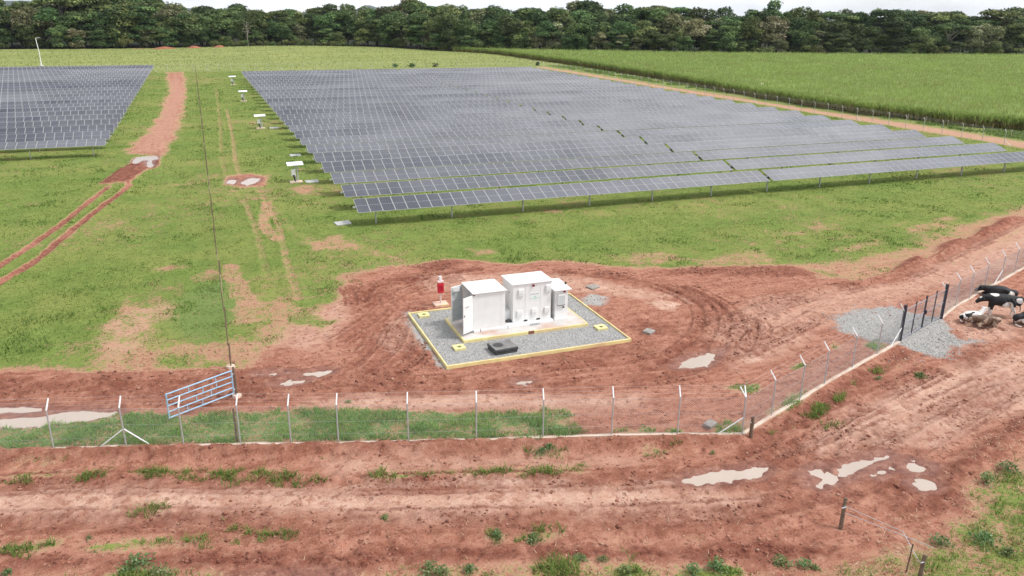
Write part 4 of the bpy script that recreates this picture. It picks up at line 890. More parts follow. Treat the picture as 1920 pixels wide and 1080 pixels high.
# ------------------------------------------------------------------ inverter stands
def inverter(x, y, lab, sc=1.0):
    z = gz1(x, y)
    t = thing('inverter_stand', lab, 'inverter', (x, y, z), 0, 'inverter stands beside the solar rows')
    MB().box(-.62, -.45, -.1, .62, .45, .12).obj('foot', M['kerb'], t, bevel=.02)
    MB().bar((.22, 0, .12), (.22, 0, 1.78), .12, .08).obj('upright', M['galv'], t)
    MB().bar((.0, .1, .12), (.0, .1, 1.78), .10, .08).obj('upright', M['galv'], t)
    MB().bar((-.25, -.02, 1.35), (.3, -.02, 1.35), .05, .05).obj('cross_rail', M['galv'], t)
    iv = MB().box(-.42, -.26, .68, -.02, -.04, 1.36).obj('inverter_box', M['white_metal'], t, bevel=.02)
    MB().box(-.34, -.265, .70, -.10, -.2602, .82).obj('terminal_cover', M['dark_gap'], iv)
    MB().tube((-.16, -.15, .68), (-.06, -.15, .12), .06, n=7).tube((-.25, -.15, .68), (-.1, -.15, .12), .04, n=6).obj('cable_bundle', M['rubber'], t)
    MB().add([(-.80, -.62, 1.80), (.80, -.62, 1.84), (.80, .62, 1.98), (-.80, .62, 1.94), (-.80, -.62, 1.84), (.80, -.62, 1.88), (.80, .62, 2.02), (-.80, .62, 1.98)],
             [(3, 2, 1, 0), (4, 5, 6, 7), (0, 1, 5, 4), (1, 2, 6, 5), (2, 3, 7, 6), (3, 0, 4, 7)]).obj('canopy', M['white_roof'], t)
for (x, y), lab in zip(((8.3, 82.6), (8.05, 124.5), (7.95, 164.4), (7.8, 202.9)), ('nearest white roofed inverter stand left of the fourth solar row', 'second inverter stand from the front, beside the solar rows', 'third inverter stand from the front, beside the solar rows', 'farthest and smallest inverter stand near the back fence')):
    inverter(x, y, lab)

# ------------------------------------------------------------------ solar tables
PW, PL, PITCH = 1.005, 2.10, 1.03
def panel_mesh():
    me = bpy.data.meshes.new('solar_panel'); bm = bmesh.new(); uvl = bm.loops.layers.uv.new('UVMap')
    x, y, t, f, mdl = PW / 2, PL / 2, .02, .026, .010
    def quad(p, mi, uv=None):
        vs = [bm.verts.new(q) for q in p]; fc = bm.faces.new(vs); fc.material_index = mi
        for lp, c in zip(fc.loops, uv or ((0, 0),) * 4): lp[uvl].uv = c
    zt = t; zg = t - .006
    for (a, b, c, d) in ((-x, -y, x, -y + f), (-x, y - f, x, y), (-x, -y + f, -x + f, y - f), (x - f, -y + f, x, y - f)):
        quad([(a, b, zt), (c, b, zt), (c, d, zt), (a, d, zt)], 0)
    quad([(-x + f, -mdl, zg), (x - f, -mdl, zg), (x - f, mdl, zg), (-x + f, mdl, zg)], 0)
    U = ((0, 0), (1, 0), (1, 1), (0, 1))
    quad([(-x + f, -y + f, zg), (x - f, -y + f, zg), (x - f, -mdl, zg), (-x + f, -mdl, zg)], 1, U)
    quad([(-x + f, mdl, zg), (x - f, mdl, zg), (x - f, y - f, zg), (-x + f, y - f, zg)], 1, U)
    for (a, b, c, d) in ((-x, -y, x, -y), (x, -y, x, y), (x, y, -x, y), (-x, y, -x, -y)):
        quad([(a, b, -t), (c, d, -t), (c, d, zt), (a, b, zt)], 0)
    quad([(-x, y, -t), (x, y, -t), (x, -y, -t), (-x, -y, -t)], 0)
    bm.to_mesh(me); bm.free()
    me.materials.append(M['alu']); me.materials.append(M['glass'])
    return me
PANEL = panel_mesh()
pv = np.array([v.co[:] for v in PANEL.vertices]); pf = np.array([p.vertices[:] for p in PANEL.polygons])
pmi = np.array([p.material_index for p in PANEL.polygons]); puv = np.array([d.uv[:] for d in PANEL.uv_layers[0].data])
def panels_joined(n):
    key = f'solar_panels_{n}'
    if key in bpy.data.meshes: return bpy.data.meshes[key]
    V = np.concatenate([pv + np.array([(i + .5) * PITCH, 0, 0]) for i in range(n)]); F = np.concatenate([pf + i * len(pv) for i in range(n)])
    me = np_mesh(key, V, F, [M['alu'], M['glass']])
    me.polygons.foreach_set('material_index', np.tile(pmi, n).astype(np.int32))
    uv = me.uv_layers.new(name='UVMap'); uv.data.foreach_set('uv', np.tile(puv, (n, 1)).astype(np.float32).ravel())
    return me
POST_ME = {}
def post_mesh(h):
    k = round(h, 2)
    if k not in POST_ME:
        mb = MB(); mb.box(-.045, -.07, -.3, .045, -.062, h).box(-.045, .062, -.3, .045, .07, h).box(-.006, -.0615, -.3, .006, .0615, h)
        mb.box(-.10, -.10, h + .001, .10, .10, h + .02)
        POST_ME[k] = mb.mesh('post', M['galv'])
    return POST_ME[k]
TUBE_ME = {}
def tube_mesh(L, stub0, stub1):
    k = (round(L, 2), stub0, stub1)
    if k not in TUBE_ME:
        mb = MB(); mb.bar((-stub0, 0, 0), (L + stub1, 0, 0), .12, .12); TUBE_ME[k] = mb.mesh('torque_tube', M['galv'])
    return TUBE_ME[k]
DRIVE = MB().box(-.09, -.13, -.28, .09, .13, .02).mesh('bearing', M['dark_gap'])
ORD = ['front', 'second', 'third', 'fourth', 'fifth', 'sixth', 'seventh', 'eighth', 'ninth', 'tenth', 'eleventh', 'twelfth', 'thirteenth', 'fourteenth', 'fifteenth', 'sixteenth', 'seventeenth', 'eighteenth', 'nineteenth',
       'twentieth', 'twenty-first', 'twenty-second', 'twenty-third', 'twenty-fourth', 'twenty-fifth', 'twenty-sixth', 'twenty-seventh', 'twenty-eighth']
ZC = 1.60
def solar_table(x0, y, n, tilt, post_x, label, single, group, stub0, stub1):
    t = thing('solar_table', label, 'solar panels', (x0, y, 0), 0, group)
    L = n * PITCH
    if single:
        for i in range(n):
            link('solar_panel', PANEL, t, ((i + .5) * PITCH, 0, ZC + R.normal(0, .003)), (tilt + R.normal(0, .006), R.normal(0, .003), 0))
    else:
        tag(link('solar_panels', panels_joined(n), t, (0, 0, ZC), (tilt, 0, 0)), kind='stuff')
    link('torque_tube', tube_mesh(L, stub0, stub1), t, (0, 0, ZC - .10))
    for px in post_x:
        if x0 <= px <= x0 + L:
            link('post', post_mesh(ZC - .18), t, (px - x0, 0, 0))
            link('bearing', DRIVE, t, (px - x0, 0, ZC - .04))
row_tilt = [R.normal(0, 1.7) for _ in range(60)]
PX_R = [12.49 + 6.51 * i for i in range(13)]
for r in range(27):
    y = 63.4 + 5.97 * r
    tl = rad(19 + row_tilt[r])
    single = y < 136
    solar_table(10.88, y, 39, tl, PX_R, f'left half of the {ORD[r]} row of the big solar field' if r else 'left half of the front row of the big solar field, nearest the cabinets', single, 'solar tables of the big right field', .22, .15)
    solar_table(51.45, y, 38, tl + rad(R.normal(0, .3)), PX_R, f'right half of the {ORD[r]} row of the big solar field' if r else 'right half of the front row of the big solar field, running out of the picture', single, 'solar tables of the big right field', .15, .22)
for r in range(25):
    y = 106.0 + 5.97 * r
    tl = rad(19 + row_tilt[30 + r] + (6 if 0 < r < 7 else 0))
    PX_L = [-12.4 - 6.6 * i for i in range(14)]
    solar_table(-10.95 - 39 * PITCH, y, 39, tl, PX_L, f'right end of the {ORD[r]} row of the left solar field', y < 166, 'solar tables of the left field', .15, .22)
    if y > 150:
        solar_table(-51.5 - 39 * PITCH, y, 39, tl, PX_L, f'far left part of the {ORD[r]} row of the left solar field, at the picture edge', False, 'solar tables of the left field', .22, .15)

# ------------------------------------------------------------------ wire fences
def fence(label, pts, arm=True, h=1.75, mesh=True, kerb=True, braces=(), pr=.03, wires=(.45, 1.0, 1.70), barb=(.33, .66, 1.0), wire_r=.004, side=1, arm_mat='white_arm', z_of=None):
    t = thing('wire_fence', label, 'fence')
    P = [Vector((a, b, 0.0)) for a, b in pts]
    n = len(P)
    nrm = []
    for i in range(n):
        d = (P[min(i + 1, n - 1)] - P[max(i - 1, 0)]).normalized(); nrm.append(Vector((-d.y, d.x, 0)) * side)
    zk = .055 if kerb else 0.0
    pm = MB().tube((0, 0, -.3), (0, 0, h), pr, n=8).mesh('post', M['galv'])
    for i in range(n):
        po = link('post', pm, t, P[i] + Vector((0, 0, 0)), (R.normal(0, .008), R.normal(0, .008), 0))
        if arm:
            MB().tube((0, 0, h - .01), nrm[i] * .30 + Vector((0, 0, h + .36)), pr * 1.05, pr * .9, n=8).obj('arm', M[arm_mat], po)
    for i, dirs in braces:
        for dd in dirs:
            j = i + dd
            if 0 <= j < n: d = (P[j] - P[i]).normalized()
            else: d = (P[i] - P[i - dd]).normalized()
            MB().tube(P[i] + Vector((0, 0, .80)) + d * .02, P[i] + d * 1.02 + Vector((0, 0, .03)), .028, n=6).obj('brace', M[arm_mat], t)
    if kerb:
        for i in range(n - 1):
            d = (P[i + 1] - P[i]); L = d.length; d.normalize(); q = Vector((-d.y, d.x, 0))
            k = max(2, int(L / .55)); vs = []
            for j in range(k + 1):
                c = P[i] + d * (L * j / k); w = .085 + random.uniform(-.012, .012); zz = zk + random.uniform(-.012, .012)
                vs += [c - q * w + Vector((0, 0, -.5)), c - q * w + Vector((0, 0, zz)), c + q * w + Vector((0, 0, zz)), c + q * w + Vector((0, 0, -.5))]
            fs = []
            for j in range(k):
                a = j * 4
                fs += [(a, a + 4, a + 5, a + 1), (a + 1, a + 5, a + 6, a + 2), (a + 2, a + 6, a + 7, a + 3)]
            fs += [(3, 2, 1, 0), (4 * k, 4 * k + 1, 4 * k + 2, 4 * k + 3)]
            MB().add(vs, fs).obj('kerb', M['kerb'], t)
    wv = MB()
    for z in wires:
        for i in range(n - 1): wv.tube(P[i] + Vector((0, 0, z)), P[i + 1] + Vector((0, 0, z + random.uniform(-.015, .015))), wire_r, n=3, caps=False)
    if arm:
        for k in barb:
            for i in range(n - 1):
                a = P[i] + nrm[i] * (.30 * k) + Vector((0, 0, h + .36 * k)); b = P[i + 1] + nrm[i + 1] * (.30 * k) + Vector((0, 0, h + .36 * k))
                m_ = (a + b) / 2 - Vector((0, 0, .02)); wv.tube(a, m_, wire_r * .9, n=3, caps=False).tube(m_, b, wire_r * .9, n=3, caps=False)
    tag(wv.obj('strand_wire', M['galv'], t), kind='stuff')
    if mesh:
        sp, zt, zb = .105, 1.70, .05; V = []; F = []
        for i in range(n - 1):
            d = P[i + 1] - P[i]; L = d.length; d.normalize(); q = Vector((-d.y, d.x, 0)); hh = zt - zb
            for s in (1, -1):
                u = -hh
                while u < L:
                    u0, u1, z0, z1 = u, u + hh, zb, zt
                    if u0 < 0: z0 = zb - u0; u0 = 0
                    if u1 > L: z1 = zt - (u1 - L); u1 = L
                    if u1 > u0 + .02:
                        if s < 0: z0, z1 = zt + zb - z0, zt + zb - z1
                        a = P[i] + d * u0 + Vector((0, 0, z0)); b = P[i] + d * u1 + Vector((0, 0, z1))
                        bse = len(V); r_ = .0026
                        up = Vector((0, 0, 1)) * r_
                        for p_ in (a, b): V += [p_ + q * r_, p_ - q * r_ * .5 + up, p_ - q * r_ * .5 - up]
                        F += [(bse, bse + 1, bse + 4, bse + 3), (bse + 1, bse + 2, bse + 5, bse + 4), (bse + 2, bse, bse + 3, bse + 5)]
                    u += sp
        me = np_mesh('chain_link', np.array([v[:] for v in V]), np.array(F), M['galv'])
        tag(link('chain_link', me, t), kind='stuff')
    return t
# posts of the near fence lean their arms inward (towards the cabinets)
fence('galvanised chain link fence on a pale kerb across the foreground', F0, braces=((4, (1, -1)), (14, (-1,))))
fence('chain link fence running up right from the corner post to the dark gate', F1, braces=((6, (-1,)),))
fence('chain link fence beyond the dark gate, beside the resting cattle', F2, braces=((4, (-1,)),))
far_pts = [(x_, 250.5) for x_ in np.arange(-106, 102, 3.4)]
fence('thin wire fence along the back edge of the solar fields', far_pts, mesh=False, kerb=False, h=1.8, pr=.035, wires=(.3, .6, .9, 1.2, 1.5, 1.75), wire_r=.006, braces=((32, (1,)), (38, (1,)), (46, (-1,))), side=-1)
side_pts = [(101.9, y_) for y_ in np.arange(64, 249, 3.4)]
fence('wire fence along the red road on the right of the big solar field', side_pts, mesh=False, kerb=False, h=1.85, pr=.035, wires=(.3, .6, .9, 1.2, 1.5, 1.8), wire_r=.006, braces=((4, (-1,)), (12, (-1,)), (20, (-1,)), (30, (-1,))), side=1)

# old post and wire fence through the middle, seen end-on
t = thing('post_and_wire_fence', 'old dark wooden post and wire fence dividing the grass in the middle', 'fence')
yy = 38.0; k = 0; tops = []
while yy < 258:
    lean = random.uniform(-.04, .04); hh = random.uniform(1.15, 1.4); r_ = random.uniform(.030, .042) * (1 + (yy > 90) * .2)
    mb = MB().tube((0, 0, -.2), (lean * .6, 0, hh * .55), r_, r_ * .97, n=7).tube((lean * .6, 0, hh * .55), (lean, random.uniform(-.03, .03), hh), r_ * .97, r_ * .9, n=7)
    mb.obj('post', M['wood_pale'] if k in (6, 15) or (k % 9 == 4) else M['wood'], t, (random.uniform(-.06, .02), yy, gz1(0, yy)))
    tops.append((-.02, yy)); k += 1; yy += random.uniform(2.6, 3.4)
wv = MB()
for z in (.35, .65, .95, 1.2):
    for a, b in zip(tops[:-1], tops[1:]): wv.tube((a[0], a[1], z), (b[0], b[1], z), .007, n=3, caps=False)
tag(wv.obj('strand_wire', simple('rusty_wire', (.16, .10, .07), .8), t), kind='stuff')
tag(MB().tube((0.0, 38.0, -.1), (0, 38, .10), .24, .2, n=9).obj('concrete_collar', M['kerb']), 'pale concrete collar round the last post of the middle fence', 'post base')

# blue farm gate, open
gate_post = thing('gate_post', 'brown wooden gate post with a pale footing, carrying the blue gate', 'post', (.12, 34.72, 0))
MB().tube((0, 0, -.1), (0, 0, .75), .055, .052, n=8).tube((0, 0, .75), (-.02, .01, 1.42), .052, .048, n=8).obj('shaft', M['wood'], gate_post)
MB().tube((0, 0, -.1), (0, 0, .07), .24, .2, n=9).obj('footing', M['kerb'], gate_post)
for z in (.35, 1.1): MB().tube((0, 0, z), (-.14, -.07, z), .02, n=6).obj('hinge', M['galv'], gate_post)
gd = Vector((-2.66, -1.5, 0)); GL = gd.length
bg = thing('farm_gate', 'pale blue five bar metal gate standing half open', 'gate', (0.0, 34.65, 0), math.atan2(gd.y, gd.x))
zs = (.18, .46, .74, 1.01, 1.28)
for i, z in enumerate(zs): MB().tube((.03, 0, z), (GL - .03, 0, z), .032 if i in (0, 4) else .028, n=8).obj('bar', M['blue'], bg)
for u in (0, GL): MB().tube((u, 0, zs[0] - .03), (u, 0, zs[-1] + .03), .034, n=8).obj('stile', M['blue'], bg)
for u, i in ((.78, 3), (2.05, 3), (1.42, 2), (.78, 2), (1.75, 1), (1.05, 1), (2.2, 0), (1.5, 0)):
    MB().bar((u, 0, zs[i] + .03), (u, 0, zs[i + 1] - .03), .03, .03).obj('spacer', M['blue'], bg)
wood_post(-.08, 30.42, 1.55, .05, (.0, -.05), 'dark wooden post standing against a metal post of the front fence')

# dark double gate on the right
gp = [Vector((a, b, 0)) for a, b in GATE]; ga, gb = gp[0], gp[-1]
gdir = (gb - ga); GLn = gdir.length; gdir.normalize()
for p_, lab in ((ga + gdir * .04, 'dark blue square gate post at the near end of the double gate'), (gb - gdir * .04, 'thick dark blue gate post at the far end of the double gate')):
    t = thing('gate_post', lab, 'post', p_)
    MB().box(-.06, -.06, -.3, .06, .06, 2.08).obj('shaft', M['navy'], t)
    MB().box(-.065, -.065, 2.082, .065, .065, 2.10).obj('cap', M['navy'], t)
def leaf(start, sgn, L, lab):
    t = thing('gate_leaf', lab, 'gate', start, math.atan2(gdir.y * sgn, gdir.x * sgn))
    for u, w in ((.05, .05), (L / 2, .05), (L - .02, .06)): MB().box(u - w / 2, -.025, .12, u + w / 2, .025, 2.02).obj('stile', M['navy'], t)
    for z in (.16, 1.02, 1.80):
        for ua, ub in ((.077, L / 2 - .027), (L / 2 + .027, L - .052)): MB().tube((ua, 0, z), (ub, 0, z), .022, n=6).obj('rail', M['rail_grey'], t)
    V = []; F = []
    for s in (1, -1):
        u = -1.62
        while u < L:
            u0, u1, z0, z1 = u, u + 1.62, .17, 1.79
            if u0 < .05: z0 += .05 - u0; u0 = .05
            if u1 > L: z1 -= u1 - L; u1 = L
            if u1 > u0 + .02:
                if s < 0: z0, z1 = 1.96 - z0, 1.96 - z1
                b = len(V); r_ = .0026
                for uu, zz in ((u0, z0), (u1, z1)): V += [(uu, r_, zz), (uu, -r_ * .5, zz + r_), (uu, -r_ * .5, zz - r_)]
                F += [(b, b + 1, b + 4, b + 3), (b + 1, b + 2, b + 5, b + 4), (b + 2, b, b + 3, b + 5)]
            u += .105
    tag(link('chain_link', np_mesh('chain_link', np.array(V), np.array(F), M['galv']), t), kind='stuff')
    return t
leaf(ga + gdir * .12, 1, GLn / 2 - .14, 'near leaf of the dark double gate')
l2 = leaf(gb - gdir * .12, -1, GLn / 2 - .14, 'far leaf of the dark double gate, with the lock box')
MB().box(GLn / 2 - .34, -.06, .9, GLn / 2 - .2, .06, 1.12).obj('lock_box', M['navy'], l2)

# camera mast, field markers
t = thing('camera_mast', 'tall thin white mast with a bent top behind the left solar field', 'mast', (-43.7, 285.3, 0))
MB().tube((0, 0, -.2), (0, 0, 4), .16, .13, n=8).tube((0, 0, 4), (-.3, 0, 8.2), .13, .10, n=8).obj('pole', M['white_metal'], t)
MB().box(-.5, -.5, -.1, .5, .5, .35).obj('foot', M['white_metal'], t)
MB().bar((-.32, 0, 8.15), (.9, 0, 8.3), .12, .10).obj('top_arm', M['white_metal'], t)
MB().box(.85, -.14, 8.05, 1.25, .14, 8.25).obj('camera_head', M['dark_gap'], t)
for (x_, y_, hh, lab, mt) in ((*[(116.83,149.27)][0], 2.2, 'cream marker board on a post at the edge of the cane field', 'yellow_lid'),):
    t = thing('marker_sign', lab, 'sign', (x_, y_, 0))
    MB().tube((0, 0, -.2), (0, 0, hh - .4), .05, n=6).obj('post', M['wood_pale'], t)
    MB().box(-.38, -.04, hh - .6, .38, .0, hh + .15).obj('board', simple('cream_board', (.76, .70, .50), .6, var=.08), t)
mk = MB().tube((0, 0, -.2), (0, 0, .95), .05, .045, n=6).mesh('shaft', M['wood_pale'])
cap = MB().tube((0, 0, .951), (0, 0, 1.05), .055, n=6).mesh('painted_tip', M['white_metal'])
for i, (x_, y_) in enumerate([(111.43,128.18),(109.86,118.26),(109.71,111.49),(111.33,107.02),(110.87,102.63),(110.99,99.01),(110.52,94.42),(110.04,89.52),(109.68,82.69),(114.39,140.23),(114.45,155.17),(117.95,168.6)]):
    t = thing('field_marker', 'short pale wooden marker post along the verge below the cane', 'post', (x_, y_, gz1(x_, y_)), 0, 'marker posts along the cane verge')
    link('shaft', mk, t); link('painted_tip', cap, t)

# ------------------------------------------------------------------ foliage builders
def leaf_quads(C, Nn, S, tone, asp=.6):
    """quads centred C with normals Nn, half size S"""
    n = len(C); up = R.normal(0, 1, (n, 3)); u = np.cross(Nn, up); u /= np.linalg.norm(u, axis=1, keepdims=True) + 1e-9
    w = np.cross(Nn, u); w /= np.linalg.norm(w, axis=1, keepdims=True) + 1e-9
    S = S[:, None]; u = u * S; w = w * S * asp
    V = np.stack([C - u - w * .4, C + u * .2 - w, C + u + w * .3, C - u * .1 + w], 1).reshape(-1, 3)
    F = np.arange(n * 4).reshape(-1, 4)
    return V, F, np.repeat(tone, 4)

def crown(lobes, per_area, size, tone_var=.22, core=True):
    Cs, Ns, Ss, Ts = [], [], [], []
    for (c, r) in lobes:
        c = np.array(c); r = np.array(r)
        area = 4 * math.pi * ((r[0] * r[1]) ** 1.6 / 3 + (r[0] * r[2]) ** 1.6 / 3 + (r[1] * r[2]) ** 1.6 / 3) ** (1 / 1.6)
        n = int(area * per_area)
        d = R.normal(0, 1, (n, 3)); d /= np.linalg.norm(d, axis=1, keepdims=True)
        low = d[:, 2] < -.45; d[low, 2] *= -.6; d /= np.linalg.norm(d, axis=1, keepdims=True)
        # uneven surface: clumps
        ph = R.uniform(0, 6, 3)
        bump = 1 + .13 * np.sin(d[:, 0] * 5 + ph[0]) * np.sin(d[:, 1] * 5 + ph[1]) + .08 * np.sin(d[:, 2] * 9 + ph[2] + d[:, 0] * 6)
        rr = (R.uniform(.78, 1.06, n) * bump)[:, None]
        C = c + d * r * rr
        nn = d / r; nn /= np.linalg.norm(nn, axis=1, keepdims=True)
        nn = nn * .75 + R.normal(0, .42, (n, 3)) + np.array([0, 0, .35]); nn /= np.linalg.norm(nn, axis=1, keepdims=True)
        lt = R.uniform(.12, .72)
        Cs.append(C); Ns.append(nn); Ss.append(R.uniform(.55, 1.25, n) * size); Ts.append(np.clip(lt + R.normal(0, tone_var, n), 0, 1))
    return leaf_quads(np.concatenate(Cs), np.concatenate(Ns), np.concatenate(Ss), np.concatenate(Ts))

def trunk_mb(h, r, limbs, lean=.4):
    mb = MB(); p = Vector((0, 0, -.5)); k = 5; pts = [p]
    for i in range(k):
        q = Vector((random.uniform(-lean, lean) * (i + 1) / k, random.uniform(-lean, lean) * (i + 1) / k, h * (i + 1) / k))
        mb.tube(p, q, r * (1 - .13 * i), r * (1 - .13 * (i + 1)), n=7, caps=False); p = q; pts.append(q)
    for e in limbs:
        s = pts[random.choice((3, 4, 5))]; e = Vector(e); m_ = (s + e) / 2 + Vector((0, 0, -.4))
        mb.tube(s, m_, r * .45, r * .3, n=5, caps=False).tube(m_, e, r * .3, r * .12, n=5, caps=False)
    return mb

def make_tree_meshes(kind, h):
    lobes = []
    if kind == 'dense':
        n = 19
        for i in range(n):
            a = random.uniform(0, 6.28); zz = random.uniform(.16, .90) * h; rad_ = random.uniform(.1, .30) * h * (1.1 - abs(zz / h - .6))
            s = random.uniform(.11, .19) * h
            lobes.append(((rad_ * math.cos(a), rad_ * math.sin(a), zz), (s * 1.25, s * 1.25, s * .8)))
        lobes.append(((0, 0, h * .62), (h * .24, h * .24, h * .28)))
    elif kind == 'broad':
        for i in range(22):
            a = random.uniform(0, 6.28); q = random.uniform(0, .40) * h; zz = h * (.88 - .9 * (q / h) * random.uniform(.5, 1.7))
            s = random.uniform(.10, .16) * h
            lobes.append(((q * math.cos(a), q * math.sin(a), zz), (s * 1.4, s * 1.4, s * .75)))
    elif kind == 'tall':
        for i in range(13):
            a = random.uniform(0, 6.28); zz = random.uniform(.2, .93) * h; q = random.uniform(0, .13) * h; s = random.uniform(.08, .13) * h
            lobes.append(((q * math.cos(a), q * math.sin(a), zz), (s * 1.2, s * 1.2, s)))
    elif kind == 'umbrella':
        for i in range(14):
            a = random.uniform(0, 6.28); q = math.sqrt(random.uniform(0, 1)) * .40 * h; zz = h * (.93 - .45 * (q / h) ** 1.6)
            s = random.uniform(.09, .13) * h
            lobes.append(((q * math.cos(a), q * math.sin(a), zz), (s * 1.5, s * 1.5, s * .55)))
    elif kind == 'layered':
        for i in range(20):
            a = random.uniform(0, 6.28); lev = random.choice((.25, .42, .58, .72, .86)); q = random.uniform(.05, .30) * h * (1.25 - lev * .6)
            s = random.uniform(.10, .15) * h
            lobes.append(((q * math.cos(a), q * math.sin(a), lev * h + random.uniform(-.4, .4)), (s * 1.5, s * 1.5, s * .5)))
    elif kind == 'bush':
        for i in range(8):
            a = random.uniform(0, 6.28); q = random.uniform(0, .5) * h; zz = random.uniform(.2, .75) * h; s = random.uniform(.22, .34) * h
            lobes.append(((q * math.cos(a), q * math.sin(a), zz), (s * 1.2, s * 1.2, s * .9)))
    dens = {'bush': 5.0, 'tall': 4.2}.get(kind, 3.6)
    sz = {'bush': .30}.get(kind, .40)
    V, F, T = crown(lobes, dens, sz)
    lm = [(l[0][0], l[0][1], l[0][2] - l[1][2] * .2) for l in lobes[:7]]
    tm = trunk_mb(h * (.75 if kind != 'bush' else .4), .018 * h + .05, lm)
    return V, F, T, tm
TREE_LIB = {}
for kind, n_, h in (('dense', 4, 15), ('broad', 3, 16), ('tall', 2, 17), ('umbrella', 2, 16), ('layered', 3, 15), ('bush', 4, 4.5)):
    TREE_LIB[kind] = []
    for i in range(n_):
        V, F, T, tm = make_tree_meshes(kind, h)
        cms = {}
        for mt in (('leaf', 'leaf_pale') if kind != 'bush' else ('leaf_bush', 'leaf')):
            cms[mt] = np_mesh('crown', V, F, M[mt], dict(tone=T))
        TREE_LIB[kind].append((cms, tm.mesh('trunk', M['bark_pale'] if kind == 'umbrella' else M['bark'], True), h))
TREE_WORDS = {'dense': ('forest_tree', 'dense dark rounded tree'), 'broad': ('broad_tree', 'broad spreading dark tree'), 'tall': ('tall_tree', 'tall narrow dark tree'),
              'umbrella': ('umbrella_tree', 'flat topped umbrella tree'), 'layered': ('layered_tree', 'layered dark tree'), 'bush': ('forest_bush', 'low leafy bush')}
def plant_tree(kind, mt, x_, y_, h, where, label=None):
    cms, tm, h0 = random.choice(TREE_LIB[kind]); s = h / h0
    nm, w = TREE_WORDS[kind]
    tint = 'pale flowering ' if mt == 'leaf_pale' else ''
    t = thing(nm, label or f'{tint}{w} {where}', 'bush' if kind == 'bush' else 'tree', (x_, y_, gz1(x_, y_) - .1), random.uniform(0, 6.28), f'{tint}{w}s {where}')
    sx = s * random.uniform(.95, 1.2)
    for nm2, me_ in (('crown', cms[mt] if mt in cms else list(cms.values())[0]), ('trunk', tm)):
        o = link(nm2, me_, t); o.scale = (sx, sx, s)
    return t
def edge_point(bearing, off=0.0):
    """point on the forest edge seen in this direction (degrees from +Y), moved off metres deeper"""
    d = np.array([math.sin(rad(bearing)), math.cos(rad(bearing))]); best = None
    for (a, b) in zip(FOREST_EDGE[:-1], FOREST_EDGE[1:]):
        a = np.array(a); e = np.array(b) - a
        den = d[0] * e[1] - d[1] * e[0]
        if abs(den) < 1e-6: continue
        s = (a[0] * e[1] - a[1] * e[0]) / den; u = (a[0] * d[1] - a[1] * d[0]) / den
        if 0 <= u <= 1 and s > 0: best = s
    best = best or 420
    return d * (best + off), best
# tree top profile: (bearing, height of the tallest trees)
TOPS = [(-18, 20), (-10.5, 19.5), (-7.5, 22.5), (-4, 23), (-2, 19.5), (1, 16.5), (2.5, 20), (4.5, 15.5), (7, 16), (9, 18.5), (11, 16.5), (13, 18), (14.5, 20.5), (17, 17), (20, 17), (23, 18), (25, 19.0), (28, 17.5), (31, 19.0), (34, 16.0), (37, 20.0), (38.5, 21), (40, 17), (43, 17), (45.5, 19.5), (48, 18), (50.5, 19), (53, 18), (60, 20)]
def top_h(b): return 1.0 + float(np.interp(b, [t[0] for t in TOPS], [t[1] for t in TOPS]))
SECT = [(-8, 'left of the white mast'), (-5.5, 'above the white mast'), (-2.5, 'left of the earth mounds'), (1, 'behind the earth mounds'), (4, 'near the bare pale tree'), (7.5, 'above the inverter stands'), (10.5, 'left of the blue peak'),
        (14, 'right of the blue peak'), (17.5, 'above the pale meadow'), (21, 'at the far cane corner'), (26, 'above the far cane end'), (31, 'above the middle of the cane'), (36, 'above the cream marker board'), (41, 'right of the marker board'), (46, 'above the right of the cane'), (99, 'at the right picture edge')]
def where(b, rank=''):
    for lim, w in SECT:
        if b < lim: return (rank + ' ' + w).strip()
b = -15.0
while b < 58:                                                       # tall rows
    for off, frac, p in ((8, .82, 1), (20, 1.02, 1), (38, 1.12, 1)):
        if random.random() > p: continue
        bb = b + random.uniform(-.45, .45); P_, dist = edge_point(bb, off + random.uniform(-4, 4))
        kind = random.choices(('dense', 'broad', 'tall', 'umbrella', 'layered'), (4, 3, .9, .6, 2))[0]
        mt = 'leaf_pale' if random.random() < .13 else 'leaf'
        h = top_h(bb) * frac * random.choice((random.uniform(.76, .92), random.uniform(.88, 1.08)))
        plant_tree(kind, mt, P_[0], P_[1], h, where(bb, {8: 'in the front rank', 20: 'in the second rank', 38: 'at the skyline'}[off]))
    b += .80 if b < 30 else .95
b = -15.0
while b < 58:                                                       # lower front edge
    P_, dist = edge_point(b + random.uniform(-.3, .3), random.uniform(-2, 4))
    kind = random.choices(('dense', 'layered', 'bush', 'broad'), (3, 2, 2.5, 1))[0]
    h = random.uniform(6.5, 11.5) if kind != 'bush' else random.uniform(3, 6)
    plant_tree(kind, 'leaf_pale' if (random.random() < .12 and kind != 'bush') else ('leaf' if kind != 'bush' else 'leaf_bush'), P_[0], P_[1], h, where(b, 'low' if h < 8.5 else 'at the forest foot'))
    b += .62 if b < 30 else .74
for b in np.arange(1.2, 10.5, .42):                                 # light green scrub strip
    P_, dist = edge_point(b, random.uniform(-9, -3)); plant_tree('bush', 'leaf_bush', P_[0], P_[1], random.uniform(1.6, 3.0), 'in the light green scrub strip, ' + ('left end' if b < 4 else 'middle' if b < 7.5 else 'right end'))
